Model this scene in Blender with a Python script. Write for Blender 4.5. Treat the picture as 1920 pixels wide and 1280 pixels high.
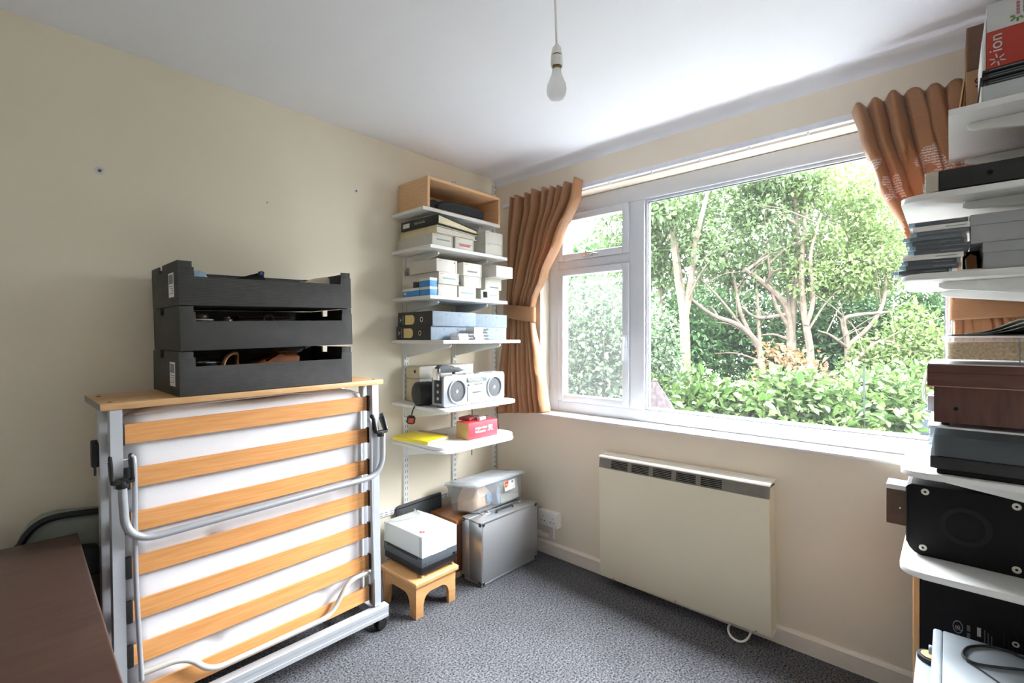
import bpy, bmesh, math, random
from mathutils import Vector, Matrix
import numpy as np

for o in list(bpy.data.objects):
    bpy.data.objects.remove(o, do_unlink=True)
S = bpy.context.scene
COL = S.collection
PI = math.pi

# ------------------------------------------------------------------ camera
cam_d = bpy.data.cameras.new('camera'); cam_d.sensor_width = 36.0; cam_d.lens = 36.0 * 896 / 1920
cam_d.shift_y = -6 / 1920; cam_d.clip_start = 0.02; cam_d.clip_end = 200
cam = bpy.data.objects.new('camera', cam_d); COL.objects.link(cam)
cam.location = (-2.327, -2.287, 1.324); cam.rotation_euler = (PI / 2, 0, math.radians(-47.5))
S.camera = cam

# ------------------------------------------------------------------ light
SKY = 40.0
W = bpy.data.worlds.new('World'); S.world = W; W.use_nodes = True
nt = W.node_tree; nt.nodes.clear()
wo = nt.nodes.new('ShaderNodeOutputWorld'); bg = nt.nodes.new('ShaderNodeBackground')
tc = nt.nodes.new('ShaderNodeTexCoord'); sx = nt.nodes.new('ShaderNodeSeparateXYZ'); cr = nt.nodes.new('ShaderNodeValToRGB')
nt.links.new(tc.outputs['Generated'], sx.inputs[0]); nt.links.new(sx.outputs[2], cr.inputs[0])
cr.color_ramp.elements[0].position = 0.0; cr.color_ramp.elements[0].color = (.33, .345, .36, 1)      # overcast: the zenith three times the horizon
cr.color_ramp.elements[1].position = 1.0; cr.color_ramp.elements[1].color = (.93, .965, 1.0, 1)
nt.links.new(cr.outputs[0], bg.inputs[0]); bg.inputs[1].default_value = SKY
nt.links.new(bg.outputs[0], wo.inputs[0])
W.cycles.sampling_method = 'MANUAL'; W.cycles.sample_map_resolution = 512
pl = bpy.data.lights.new('window_portal', 'AREA'); pl.shape = 'RECTANGLE'; pl.size = 1.98; pl.size_y = 1.32
pl.cycles.is_portal = True
po = bpy.data.objects.new('window_portal', pl); COL.objects.link(po)
po.location = (.22, -1.385, 1.52); po.rotation_euler = (PI / 2, 0, PI / 2)
S.view_settings.view_transform = 'Standard'; S.view_settings.look = 'None'
S.view_settings.exposure = 1.3; S.view_settings.gamma = 1.0
try: S.view_settings.use_curve_mapping = False
except Exception: pass
try:
    S.cycles.max_bounces = 14; S.cycles.diffuse_bounces = 9; S.cycles.transparent_max_bounces = 16
    S.cycles.sample_clamp_indirect = 12.0; S.cycles.caustics_reflective = False; S.cycles.caustics_refractive = False
except Exception: pass

# ------------------------------------------------------------------ materials
def lin(h):
    h = h.lstrip('#'); c = [int(h[i:i + 2], 16) / 255 for i in (0, 2, 4)]
    return tuple((x / 12.92 if x <= .04045 else ((x + .055) / 1.055) ** 2.4) for x in c) + (1,)

MATS = {}
def mat(name, col, rough=.5, metal=0., noise=.06, nscale=25., bump=0., bscale=200., spec=.5, col2=None, stretch=None, trans=0., coat=0., wave=None):
    if name in MATS: return MATS[name]
    m = bpy.data.materials.new(name); m.use_nodes = True; t = m.node_tree
    b = t.nodes['Principled BSDF']; b.inputs['Roughness'].default_value = rough; b.inputs['Metallic'].default_value = metal
    b.inputs['Specular IOR Level'].default_value = spec; b.inputs['Coat Weight'].default_value = coat
    c1 = lin(col); c2 = lin(col2) if col2 else tuple(max(0, x * (1 - noise * 2)) for x in c1[:3]) + (1,)
    tcn = t.nodes.new('ShaderNodeTexCoord'); mp = t.nodes.new('ShaderNodeMapping')
    if stretch: mp.inputs['Scale'].default_value = stretch
    t.links.new(tcn.outputs['Object'], mp.inputs[0])
    n = t.nodes.new('ShaderNodeTexNoise'); n.inputs['Scale'].default_value = nscale; n.inputs['Detail'].default_value = 4
    t.links.new(mp.outputs[0], n.inputs['Vector'])
    r = t.nodes.new('ShaderNodeValToRGB'); r.color_ramp.elements[0].position = .3; r.color_ramp.elements[1].position = .7
    r.color_ramp.elements[0].color = c2; r.color_ramp.elements[1].color = c1
    t.links.new(n.outputs[0], r.inputs[0]); t.links.new(r.outputs[0], b.inputs['Base Color'])
    if wave:
        w = t.nodes.new('ShaderNodeTexWave'); w.inputs['Scale'].default_value = wave[1]; w.bands_direction = wave[0]
        w.inputs['Distortion'].default_value = 0.0
        t.links.new(tcn.outputs['Object'], w.inputs['Vector'])
        bp = t.nodes.new('ShaderNodeBump'); bp.inputs['Strength'].default_value = wave[2]; bp.inputs['Distance'].default_value = .002
        t.links.new(w.outputs[1], bp.inputs['Height']); t.links.new(bp.outputs[0], b.inputs['Normal'])
    elif bump:
        n2 = t.nodes.new('ShaderNodeTexNoise'); n2.inputs['Scale'].default_value = bscale; n2.inputs['Detail'].default_value = 3
        t.links.new(mp.outputs[0], n2.inputs['Vector'])
        bp = t.nodes.new('ShaderNodeBump'); bp.inputs['Strength'].default_value = bump; bp.inputs['Distance'].default_value = .003
        t.links.new(n2.outputs[0], bp.inputs['Height']); t.links.new(bp.outputs[0], b.inputs['Normal'])
    if trans:
        tr = t.nodes.new('ShaderNodeBsdfTranslucent'); mx = t.nodes.new('ShaderNodeMixShader'); mx.inputs[0].default_value = trans
        t.links.new(r.outputs[0], tr.inputs[0]); t.links.new(b.outputs[0], mx.inputs[1]); t.links.new(tr.outputs[0], mx.inputs[2])
        t.links.new(mx.outputs[0], t.nodes['Material Output'].inputs[0])
    MATS[name] = m; return m

LEAF = .19
def leaf_mat(name, cols, trans=.35, rough=.45):
    if name in MATS: return MATS[name]
    m = bpy.data.materials.new(name); m.use_nodes = True; t = m.node_tree; b = t.nodes['Principled BSDF']
    b.inputs['Roughness'].default_value = rough; b.inputs['Specular IOR Level'].default_value = .16
    g = t.nodes.new('ShaderNodeNewGeometry'); r = t.nodes.new('ShaderNodeValToRGB')
    els = r.color_ramp.elements
    while len(els) < len(cols): els.new(.5)
    for i, c in enumerate(cols):
        els[i].position = i / (len(cols) - 1); els[i].color = tuple(x * LEAF for x in lin(c)[:3]) + (1,)
    t.links.new(g.outputs['Random Per Island'], r.inputs[0]); t.links.new(r.outputs[0], b.inputs['Base Color'])
    tr = t.nodes.new('ShaderNodeBsdfTranslucent'); mx = t.nodes.new('ShaderNodeMixShader'); mx.inputs[0].default_value = trans
    t.links.new(r.outputs[0], tr.inputs[0]); t.links.new(b.outputs[0], mx.inputs[1]); t.links.new(tr.outputs[0], mx.inputs[2])
    t.links.new(mx.outputs[0], t.nodes['Material Output'].inputs[0])
    MATS[name] = m; return m

def glass_mat(name, haze=.04, tint='#ffffff', gloss=.06, milky=.65):
    if name in MATS: return MATS[name]
    m = bpy.data.materials.new(name); m.use_nodes = True; t = m.node_tree; t.nodes.remove(t.nodes['Principled BSDF'])
    tp = t.nodes.new('ShaderNodeBsdfTransparent'); tp.inputs[0].default_value = lin(tint)
    gl = t.nodes.new('ShaderNodeBsdfGlossy'); gl.inputs['Roughness'].default_value = .02
    d1 = t.nodes.new('ShaderNodeBsdfTranslucent'); d1.inputs[0].default_value = (.9, .92, .95, 1)
    d2 = t.nodes.new('ShaderNodeBsdfDiffuse'); d2.inputs[0].default_value = (.9, .92, .95, 1)
    df = t.nodes.new('ShaderNodeMixShader'); df.inputs[0].default_value = milky
    t.links.new(d1.outputs[0], df.inputs[1]); t.links.new(d2.outputs[0], df.inputs[2])
    n = t.nodes.new('ShaderNodeTexNoise'); n.inputs['Scale'].default_value = 3
    mr = t.nodes.new('ShaderNodeMapRange'); mr.inputs[3].default_value = haze * .7; mr.inputs[4].default_value = haze * 1.3
    t.links.new(n.outputs[0], mr.inputs[0])
    m1 = t.nodes.new('ShaderNodeMixShader'); m2 = t.nodes.new('ShaderNodeMixShader')
    lw = t.nodes.new('ShaderNodeLayerWeight'); lw.inputs[0].default_value = .15
    mm = t.nodes.new('ShaderNodeMath'); mm.operation = 'MULTIPLY'; mm.inputs[1].default_value = gloss * 4
    t.links.new(lw.outputs[0], mm.inputs[0]); t.links.new(mm.outputs[0], m1.inputs[0])
    t.links.new(tp.outputs[0], m1.inputs[1]); t.links.new(gl.outputs[0], m1.inputs[2])
    t.links.new(mr.outputs[0], m2.inputs[0]); t.links.new(m1.outputs[0], m2.inputs[1]); t.links.new(df.outputs[0], m2.inputs[2])
    t.links.new(m2.outputs[0], t.nodes['Material Output'].inputs[0])
    MATS[name] = m; return m

# ------------------------------------------------------------------ mesh helpers
def smooth_path(pts, n=6, closed=False):
    P = [Vector(p) for p in pts]
    if len(P) < 3 or n <= 1: return P
    out = []; L = len(P); rng = L if closed else L - 1
    for i in range(rng):
        p0 = P[i - 1] if (i > 0 or closed) else P[0] * 2 - P[1]
        p1 = P[i]; p2 = P[(i + 1) % L]
        p3 = P[(i + 2) % L] if (i + 2 < L or closed) else P[-1] * 2 - P[-2]
        for k in range(n):
            t = k / n
            out.append(.5 * ((2 * p1) + (p2 - p0) * t + (2 * p0 - 5 * p1 + 4 * p2 - p3) * t * t + (3 * p1 - p0 - 3 * p2 + p3) * t ** 3))
    if not closed: out.append(P[-1])
    return out

def fillet_path(pts, r, n=6):
    P = [Vector(p) for p in pts]; out = [P[0]]
    for i in range(1, len(P) - 1):
        a, b, c = P[i - 1], P[i], P[i + 1]
        u = (a - b); v = (c - b); d = min(r, u.length * .48, v.length * .48)
        s = b + u.normalized() * d; e = b + v.normalized() * d
        for k in range(n + 1):
            t = k / n; out.append((1 - t) ** 2 * s + 2 * t * (1 - t) * b + t * t * e)
    out.append(P[-1]); return out

class MB:
    def __init__(s): s.bm = bmesh.new(); s.mi = 0
    def _merge(s, b2):
        me = bpy.data.meshes.new('tmp'); b2.to_mesh(me); b2.free()
        n0 = len(s.bm.faces); s.bm.from_mesh(me); bpy.data.meshes.remove(me)
        s.bm.faces.ensure_lookup_table()
        for f in s.bm.faces[n0:]: f.material_index = s.mi
        return s
    def box(s, x0, x1, y0, y1, z0, z1, b=0., seg=2, M=None):
        b2 = bmesh.new()
        bmesh.ops.create_cube(b2, size=1.0)
        for v in b2.verts:
            v.co = Vector(((x0 + x1) / 2 + v.co.x * abs(x1 - x0), (y0 + y1) / 2 + v.co.y * abs(y1 - y0), (z0 + z1) / 2 + v.co.z * abs(z1 - z0)))
        if b > 0:
            b = min(b, .49 * min(abs(x1 - x0), abs(y1 - y0), abs(z1 - z0)))
            bmesh.ops.bevel(b2, geom=list(b2.edges), offset=b, segments=seg, profile=.5, affect='EDGES')
        if M: bmesh.ops.transform(b2, matrix=M, verts=b2.verts)
        return s._merge(b2)
    def prism(s, poly, axis, a0, a1, b=0., seg=2, M=None):
        """poly: list of 2D points; axis 'z': (x,y), 'y': (x,z), 'x': (y,z)"""
        def to3(p, a):
            return {'z': (p[0], p[1], a), 'y': (p[0], a, p[1]), 'x': (a, p[0], p[1])}[axis]
        b2 = bmesh.new()
        lo = [b2.verts.new(to3(p, a0)) for p in poly]; hi = [b2.verts.new(to3(p, a1)) for p in poly]
        n = len(poly)
        f1 = b2.faces.new(lo); f2 = b2.faces.new(hi)
        for i in range(n): b2.faces.new((lo[i], lo[(i + 1) % n], hi[(i + 1) % n], hi[i]))
        if b > 0:
            ed = set(f1.edges) | set(f2.edges)
            bmesh.ops.bevel(b2, geom=list(ed), offset=b, segments=seg, profile=.5, affect='EDGES')
        bmesh.ops.recalc_face_normals(b2, faces=b2.faces)
        if M: bmesh.ops.transform(b2, matrix=M, verts=b2.verts)
        return s._merge(b2)
    def cyl(s, p0, p1, r, seg=16, r2=None, b=0.):
        p0 = Vector(p0); p1 = Vector(p1); d = p1 - p0
        b2 = bmesh.new()
        bmesh.ops.create_cone(b2, cap_ends=True, segments=seg, radius1=r, radius2=r if r2 is None else r2, depth=d.length)
        if b > 0:
            ed = [e for e in b2.edges if abs(e.verts[0].co.z - e.verts[1].co.z) < 1e-6]
            bmesh.ops.bevel(b2, geom=ed, offset=b, segments=2, profile=.5, affect='EDGES')
        M = Matrix.Translation((p0 + p1) / 2) @ d.to_track_quat('Z', 'Y').to_matrix().to_4x4()
        bmesh.ops.transform(b2, matrix=M, verts=b2.verts)
        return s._merge(b2)
    def tube(s, pts, r, seg=8, closed=False, taper=None):
        P = [Vector(p) for p in pts]; n = len(P); b2 = bmesh.new(); rings = []
        prev = None
        for i, p in enumerate(P):
            if closed: d = P[(i + 1) % n] - P[i - 1]
            else: d = P[min(i + 1, n - 1)] - P[max(i - 1, 0)]
            if d.length < 1e-9: d = Vector((0, 0, 1))
            d.normalize()
            if prev is None:
                up = Vector((0, 0, 1)) if abs(d.z) < .9 else Vector((1, 0, 0))
                u = d.cross(up).normalized()
            else:
                u = (prev - d * prev.dot(d))
                u = u.normalized() if u.length > 1e-6 else d.orthogonal().normalized()
            prev = u; v = d.cross(u)
            rr = r if taper is None else r * (1 + (taper - 1) * i / (n - 1))
            rings.append([b2.verts.new(p + (u * math.cos(2 * PI * k / seg) + v * math.sin(2 * PI * k / seg)) * rr) for k in range(seg)])
        m = n if closed else n - 1
        for i in range(m):
            a = rings[i]; c = rings[(i + 1) % n]
            for k in range(seg): b2.faces.new((a[k], a[(k + 1) % seg], c[(k + 1) % seg], c[k]))
        if not closed:
            b2.faces.new(rings[0][::-1]); b2.faces.new(rings[-1])
        bmesh.ops.recalc_face_normals(b2, faces=b2.faces)
        return s._merge(b2)
    def lathe(s, prof, c=(0, 0, 0), axis=(0, 0, 1), seg=32):
        b2 = bmesh.new(); rings = []
        for r, z in prof:
            if r < 1e-6: rings.append([b2.verts.new((0, 0, z))])
            else: rings.append([b2.verts.new((r * math.cos(2 * PI * k / seg), r * math.sin(2 * PI * k / seg), z)) for k in range(seg)])
        for a, d in zip(rings, rings[1:]):
            for k in range(seg):
                k2 = (k + 1) % seg
                vs = [a[k % len(a)], a[k2 % len(a)], d[k2 % len(d)], d[k % len(d)]]
                vs2 = []
                for q in vs:
                    if q not in vs2: vs2.append(q)
                if len(vs2) > 2: b2.faces.new(vs2)
        bmesh.ops.recalc_face_normals(b2, faces=b2.faces)
        M = Matrix.Translation(c) @ Vector(axis).to_track_quat('Z', 'Y').to_matrix().to_4x4()
        bmesh.ops.transform(b2, matrix=M, verts=b2.verts)
        return s._merge(b2)
    def ball(s, c, rx, ry=None, rz=None, seg=16, M=None):
        b2 = bmesh.new(); bmesh.ops.create_uvsphere(b2, u_segments=seg, v_segments=seg // 2 + 1, radius=1)
        for v in b2.verts: v.co = Vector((c[0] + v.co.x * rx, c[1] + v.co.y * (ry or rx), c[2] + v.co.z * (rz or rx)))
        if M: bmesh.ops.transform(b2, matrix=M, verts=b2.verts)
        return s._merge(b2)
    def xf(s, M):
        bmesh.ops.transform(s.bm, matrix=M, verts=s.bm.verts); return s
    def build(s, name, mats, parent=None, loc=None, ang=35, label=None):
        me = bpy.data.meshes.new(name)
        s.bm.to_mesh(me); s.bm.free()
        for m in (mats if isinstance(mats, (list, tuple)) else [mats]): me.materials.append(m)
        return link_mesh(name, me, parent, loc, ang, label)

def link_mesh(name, me, parent=None, loc=None, ang=35, label=None):
    for p in me.polygons: p.use_smooth = True
    me.set_sharp_from_angle(angle=math.radians(ang))
    o = bpy.data.objects.new(name, me); COL.objects.link(o)
    if parent: o.parent = parent
    if loc: o.location = loc
    if label: o['label'] = label
    return o

def tag(o, label=None, cat=None, group=None, kind=None):
    if label: o['label'] = label
    if cat: o['category'] = cat
    if group: o['group'] = group
    if kind: o['kind'] = kind
    return o

def thing(name, label, cat, loc=(0, 0, 0), rot=(0, 0, 0), group=None):
    o = bpy.data.objects.new(name, None); o.empty_display_size = .05; COL.objects.link(o)
    o.location = loc; o.rotation_euler = rot
    return tag(o, label, cat, group)

def dup(root, loc=None, rot=None, label=None, group=None):
    r = root.copy(); COL.objects.link(r)
    if loc is not None: r.location = loc
    if rot is not None: r.rotation_euler = rot
    if label: r['label'] = label
    if group: r['group'] = group
    for ch in list(root.children):
        c = ch.copy(); COL.objects.link(c); c.parent = r
        for g in list(ch.children):
            d = g.copy(); COL.objects.link(d); d.parent = c
    return r

def text(name, body, size, m, parent, M, ext=.0003, align='LEFT', sx=1., space=1.):
    cu = bpy.data.curves.new(name, 'FONT'); cu.body = body; cu.size = size; cu.extrude = ext
    cu.align_x = align; cu.align_y = 'CENTER'; cu.space_line = .9; cu.space_character = space
    tmp = bpy.data.objects.new('tmp_text', cu); COL.objects.link(tmp)
    dg = bpy.context.evaluated_depsgraph_get(); dg.update()
    me = bpy.data.meshes.new_from_object(tmp.evaluated_get(dg))
    bpy.data.objects.remove(tmp, do_unlink=True); bpy.data.curves.remove(cu)
    me.name = name; me.transform(M @ Matrix.Diagonal((sx, 1, 1, 1)))
    me.materials.clear(); me.materials.append(m)
    return link_mesh(name, me, parent)

def MX(loc, xd, yd):
    """matrix whose local x maps to xd, local y to yd"""
    x = Vector(xd).normalized(); y = Vector(yd).normalized(); z = x.cross(y)
    M = Matrix((x, y, z)).transposed().to_4x4(); M.translation = Vector(loc); return M
R = math.radians
def RZ(a): return Matrix.Rotation(R(a), 4, 'Z')
def RX(a): return Matrix.Rotation(R(a), 4, 'X')
def RY(a): return Matrix.Rotation(R(a), 4, 'Y')
def T(x, y, z): return Matrix.Translation((x, y, z))
def round_poly(x0, x1, y0, y1, rs, n=6):
    """rectangle polygon with corner radii rs = (x0y0, x1y0, x1y1, x0y1)"""
    out = []
    for (cx, cy, sx_, sy_, a0), r in zip(((x0, y0, 1, 1, 180), (x1, y0, -1, 1, 270), (x1, y1, -1, -1, 0), (x0, y1, 1, -1, 90)), rs):
        if r <= 0: out.append((cx, cy)); continue
        for k in range(n + 1):
            a = R(a0 + 90 * k / n); out.append((cx + sx_ * r + r * math.cos(a), cy + sy_ * r + r * math.sin(a)))
    return out

# common materials
m_wallL = mat('cream_paint', '#ece3cf', .75, noise=.025, nscale=2.5, bump=.05, bscale=90)
m_wallW = mat('cream_pink_paint', '#eadfcd', .75, noise=.02, nscale=2.5, bump=.05, bscale=90)
m_wallN = mat('bounce_white_paint', '#f1efea', .75, noise=.02, nscale=2.5)  # unseen near and back walls, whitened to bounce more fill light
m_ceil = mat('ceiling_white', '#eef0f6', .85, noise=.01, nscale=3, bump=.04, bscale=60)
m_upvc = mat('white_upvc', '#d6dae1', .3, noise=.01)
m_gloss = mat('white_gloss_paint', '#dddcda', .3, noise=.015)
m_base = mat('baseboard_cream', '#eae2d6', .4, noise=.02)
m_shelf = mat('shelf_white', '#dcdcda', .4, noise=.015)
m_brk = mat('bracket_white', '#e4e6e4', .4, noise=.02)
m_slot = mat('slot_dark', '#6f777b', .7)
m_black = mat('black_plastic', '#17181a', .45, noise=.1)
m_black2 = mat('black_matt', '#101012', .65, noise=.1, spec=.2)
m_rubber = mat('black_rubber', '#1b1c1e', .7)
m_alu = mat('brushed_aluminium', '#b9bcc0', .35, .9, noise=.05, nscale=60, stretch=(1, 1, 12))
m_chrome = mat('chrome', '#d8dadc', .18, 1.0, noise=.02)
m_silver = mat('silver_paint', '#c9ced4', .38, .55, noise=.02)
m_paper = mat('white_paper', '#e0e0dd', .8, noise=.03)
m_ink = mat('dark_ink', '#2a2b2d', .7)
m_greyink = mat('grey_ink', '#7f898c', .7)
m_redink = mat('red_ink', '#cf3a3c', .6)
m_box = mat('slide_box_card', '#cbc8bf', .6, noise=.02)
m_boxl = mat('slide_box_lid', '#c9c6bd', .6, noise=.03)

# ================================================================== SETTING
YN = -2.64; XB = -3.25; H = 2.4
def structure(o): o['kind'] = 'structure'; return o

m_carpet = bpy.data.materials.new('grey_carpet'); m_carpet.use_nodes = True
_t = m_carpet.node_tree; _b = _t.nodes['Principled BSDF']; _b.inputs['Roughness'].default_value = .95; _b.inputs['Specular IOR Level'].default_value = .1
_tc = _t.nodes.new('ShaderNodeTexCoord'); _n = _t.nodes.new('ShaderNodeTexNoise'); _n.inputs['Scale'].default_value = 125; _n.inputs['Detail'].default_value = 6; _n.inputs['Roughness'].default_value = .7
_n3 = _t.nodes.new('ShaderNodeTexNoise'); _n3.inputs['Scale'].default_value = 5; _n3.inputs['Detail'].default_value = 2
_r = _t.nodes.new('ShaderNodeValToRGB'); _r.color_ramp.elements[0].position = .38; _r.color_ramp.elements[1].position = .64
_r.color_ramp.elements[0].color = lin('#222327'); _r.color_ramp.elements[1].color = lin('#909197')
_mx = _t.nodes.new('ShaderNodeMix'); _mx.data_type = 'RGBA'; _mx.blend_type = 'MULTIPLY'; _mx.inputs[0].default_value = .35
_t.links.new(_tc.outputs['Object'], _n.inputs['Vector']); _t.links.new(_tc.outputs['Object'], _n3.inputs['Vector'])
_t.links.new(_n.outputs[0], _r.inputs[0]); _t.links.new(_r.outputs[0], _mx.inputs[6]); _t.links.new(_n3.outputs[0], _mx.inputs[7])
_t.links.new(_mx.outputs[2], _b.inputs['Base Color'])
_bp = _t.nodes.new('ShaderNodeBump'); _bp.inputs['Strength'].default_value = .8; _bp.inputs['Distance'].default_value = .006
_t.links.new(_n.outputs[0], _bp.inputs['Height']); _t.links.new(_bp.outputs[0], _b.inputs['Normal'])

structure(MB().box(XB - .15, .25, YN - .15, .15, -.1, 0).build('floor', m_carpet))
structure(MB().box(XB - .15, .25, YN - .15, .15, H, H + .12).build('ceiling', m_ceil))
wl = structure(MB().box(XB - .15, .25, 0, .15, 0, H).build('wall_left', m_wallL))
structure(MB().box(XB - .15, .25, YN - .15, YN, 0, H).build('wall_near', m_wallN))
structure(MB().box(XB - .15, XB, YN, 0, 0, H).build('wall_back', m_wallN))
WY0, WY1, WZ0, WZ1 = -2.40, -.395, .845, 2.178      # window hole
w = MB()
w.box(0, .25, YN, 0, 0, WZ0); w.box(0, .25, YN, 0, WZ1, H)
w.box(0, .25, WY1, 0, WZ0, WZ1); w.box(0, .25, YN, WY0, WZ0, WZ1)
structure(w.build('wall_right', m_wallW))
# screw holes left in the plaster
for (x, z, r) in ((-2.058, 1.935, .012), (-1.478, 1.94, .006), (-1.036, 2.093, .011)):
    q = MB(); q.cyl((x, -.0006, z), (x, .001, z), r * 1.3, 14)
    pp = q.build('filler_patch', m_paper, wl, label='small white filler patch on the cream wall')
    q = MB(); q.cyl((x, -.003, z), (x, .001, z), r * .42, 10)
    q.build('screw_hole', mat('hole_grey', '#6b6255', .9), pp, label='dark screw hole')
# baseboards
def base_prof(d=.018, h=.078): return [(0, 0), (-d, 0), (-d, h - .012), (-d * .55, h - .002), (-d * .3, h), (0, h)]
structure(MB().prism(base_prof(), 'y', YN, -.0, ).build('baseboard_right', m_base))
structure(MB().prism([(p[0], p[1]) for p in base_prof()], 'x', XB, -.019).build('baseboard_left', m_base))
# cove at the ceiling of the window wall
cv = [(0, 0), (-.001, 0), (0, 0)]
cv = [(0, H - .045)] + [(-.045 + .045 * math.cos(R(a)), H - .045 + .045 * math.sin(R(a))) for a in (0, 22, 45, 67, 90)] + [(0, H)]
cv = [(0, H - .05)] + [(-.05 * (1 - math.cos(R(a))), H - .05 * (1 - math.sin(R(a)))) for a in (18, 36, 54, 72, 90)] + [(0, H)]
structure(MB().prism(cv, 'y', YN, 0).build('trim_1', m_ceil))
# ------------------------------------------------------------------ window
FX = .09
win = structure(thing('window_1', None, None))
fr = MB()
fy0, fy1, fz0, fz1 = WY0, WY1, .868, 2.176
B = .004
def bar(mb, y0, y1, z0, z1, x0=FX, x1=FX + .06): mb.box(x0, x1, y0, y1, z0, z1, B)
bar(fr, -.470, fy1, fz0, fz1); bar(fr, fy0, -2.290, fz0, fz1)
bar(fr, -2.290, -.470, 2.086, fz1); bar(fr, -2.290, -.470, fz0, .930)
bar(fr, -1.054, -.966, .930, 2.086); bar(fr, -.966, -.470, 1.752, 1.802)
fr.build('frame', m_upvc, win)
def ring(y0, y1, z0, z1, t, x0, x1):
    q = MB()
    q.box(x0, x1, y0, y0 + t, z0, z1, B); q.box(x0, x1, y1 - t, y1, z0, z1, B)
    q.box(x0, x1, y0 + t, y1 - t, z0, z0 + t, B); q.box(x0, x1, y0 + t, y1 - t, z1 - t, z1, B)
    return q
sash = ring(-.964, -.472, .934, 1.750, .040, FX - .012, FX + .045).build('casement_sash', m_upvc, win)
fan = ring(-.964, -.472, 1.804, 2.084, .040, FX - .012, FX + .045).build('fanlight_sash', m_upvc, win)
ring(-2.289, -1.055, .931, 2.085, .014, FX + .012, FX + .05).build('glazing_bead', m_upvc, win)
m_gask = mat('window_gasket', '#50565a', .7)
ring(-2.276, -1.068, .944, 2.072, .004, FX + .02, FX + .03).build('gasket', m_gask, win)
m_gl = glass_mat('window_glass', .0022, milky=.1); m_gl2 = glass_mat('window_glass_veiled', .010, milky=.1)  # slight haze imitates veiling glare, stronger in the casement pane
MB().box(FX + .024, FX + .028, -.926, -.510, .972, 1.712).build('pane', m_gl2, win)
MB().box(FX + .024, FX + .028, -.926, -.510, 1.842, 2.046).build('pane', m_gl, win)
MB().box(FX + .024, FX + .028, -2.274, -1.070, .946, 2.070).build('pane', m_gl, win)
h = MB(); h.box(FX - .02, FX - .011, -.957, -.935, 1.27, 1.34, .003)
h.tube(fillet_path([(FX - .012, -.946, 1.325), (FX - .042, -.946, 1.325), (FX - .046, -.944, 1.20)], .015), .007, 8)
h.build('handle', m_upvc, sash, label='white casement handle')
h = MB(); h.box(FX - .02, FX - .011, -.735, -.665, 1.812, 1.826, .002)
h.tube(fillet_path([(FX - .012, -.70, 1.822), (FX - .035, -.70, 1.832), (FX - .04, -.78, 1.815)], .012), .006, 8)
h.cyl((FX - .03, -.695, 1.818), (FX - .03, -.695, 1.845), .008)
h.build('stay', m_chrome, fan, label='metal fanlight stay')
# outer head of the opening and soffit board
sill = MB(); sill.prism([(-.032, .849), (-.036, .853), (-.036, .861), (-.030, .866), (.10, .868), (.10, .846), (0, .846), (0, .849)], 'y', YN + .1, -.37)
structure(sill.build('trim_2', m_gloss))
MB().box(.155, .30, WY0, WY1, .80, .866, .004).build('outer_sill', m_upvc, win)
# curtain track
tk = MB(); tk.box(-.030, -.001, -2.60, -.10, 2.186, 2.212, .003)
tko = tk.build('curtain_track', mat('track_white', '#e9eaf2', .35)); tag(tko, 'long white curtain track fixed above the window', 'curtain track')
for y in (-.9, -1.15, -1.4, -1.62, -1.85):
    gl = MB(); gl.cyl((-.016, y, 2.176), (-.016, y, 2.187), .005, 10); gl.build('glider', m_upvc, tko)

# ================================================================== GARDEN OUTSIDE
rng = np.random.default_rng(7); random.seed(7)
_F = Vector((math.cos(R(42.5)), math.sin(R(42.5)), 0)); _Rt = Vector((math.sin(R(42.5)), -math.cos(R(42.5)), 0))
def garden(across, depth, z):
    """a garden spot: metres in front of the house along the diagonal view axis and metres across it"""
    p = Vector((-2.327, -2.287, 0)) + _F * depth + _Rt * across; return Vector((p.x, p.y, z))
def gp(px, py, d): return garden((px - 960) / 896 * d, d, 1.324 + (634 - py) / 896 * d)

def leaves(blobs, length, name, m, parent, seed=0, wide=.30, droop=.0):
    """blobs: (centre, rx, ry, rz, count). Each leaf is a folded blade of its own."""
    g = np.random.default_rng(seed); V = []; F = []; k = 0
    for (c, rx, ry, rz, n) in blobs:
        u = g.normal(size=(n, 3)); u /= np.linalg.norm(u, axis=1)[:, None]
        rad = g.uniform(.35, 1.0, n) ** .6
        P = np.array(c) + u * rad[:, None] * np.array((rx, ry, rz))
        P[:, 2] = np.maximum(P[:, 2], -.02)
        D = u * .6 + g.normal(size=(n, 3)) * .7; D[:, 2] -= droop; D /= np.linalg.norm(D, axis=1)[:, None]
        A = g.normal(size=(n, 3)) * .6 + np.array((0, 0, 1.0)); N = A - (A * D).sum(1)[:, None] * D; N /= np.linalg.norm(N, axis=1)[:, None]
        S_ = np.cross(D, N); L = length * g.uniform(.6, 1.25, n)[:, None]
        b = P; t = P + D * L - N * L * .12; l = P + D * L * .45 + S_ * L * wide + N * L * .10; r = P + D * L * .45 - S_ * L * wide + N * L * .10
        q = P + D * L * .8 + S_ * L * wide * .62; q2 = P + D * L * .8 - S_ * L * wide * .62
        arr = np.stack([b, l, q, t, q2, r], 1).reshape(-1, 3); V.append(arr)
        i0 = k + np.arange(n)[:, None] * 6
        F.append(np.concatenate([i0 + np.array([[0, 1, 2, 3]]), i0 + np.array([[0, 3, 4, 5]])], 0)); k += n * 6
    V = np.concatenate(V); F = np.concatenate(F)
    me = bpy.data.meshes.new(name); me.from_pydata(V.tolist(), [], F.tolist()); me.materials.append(m)
    o = bpy.data.objects.new(name, me); COL.objects.link(o); o.parent = parent
    return o

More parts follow.
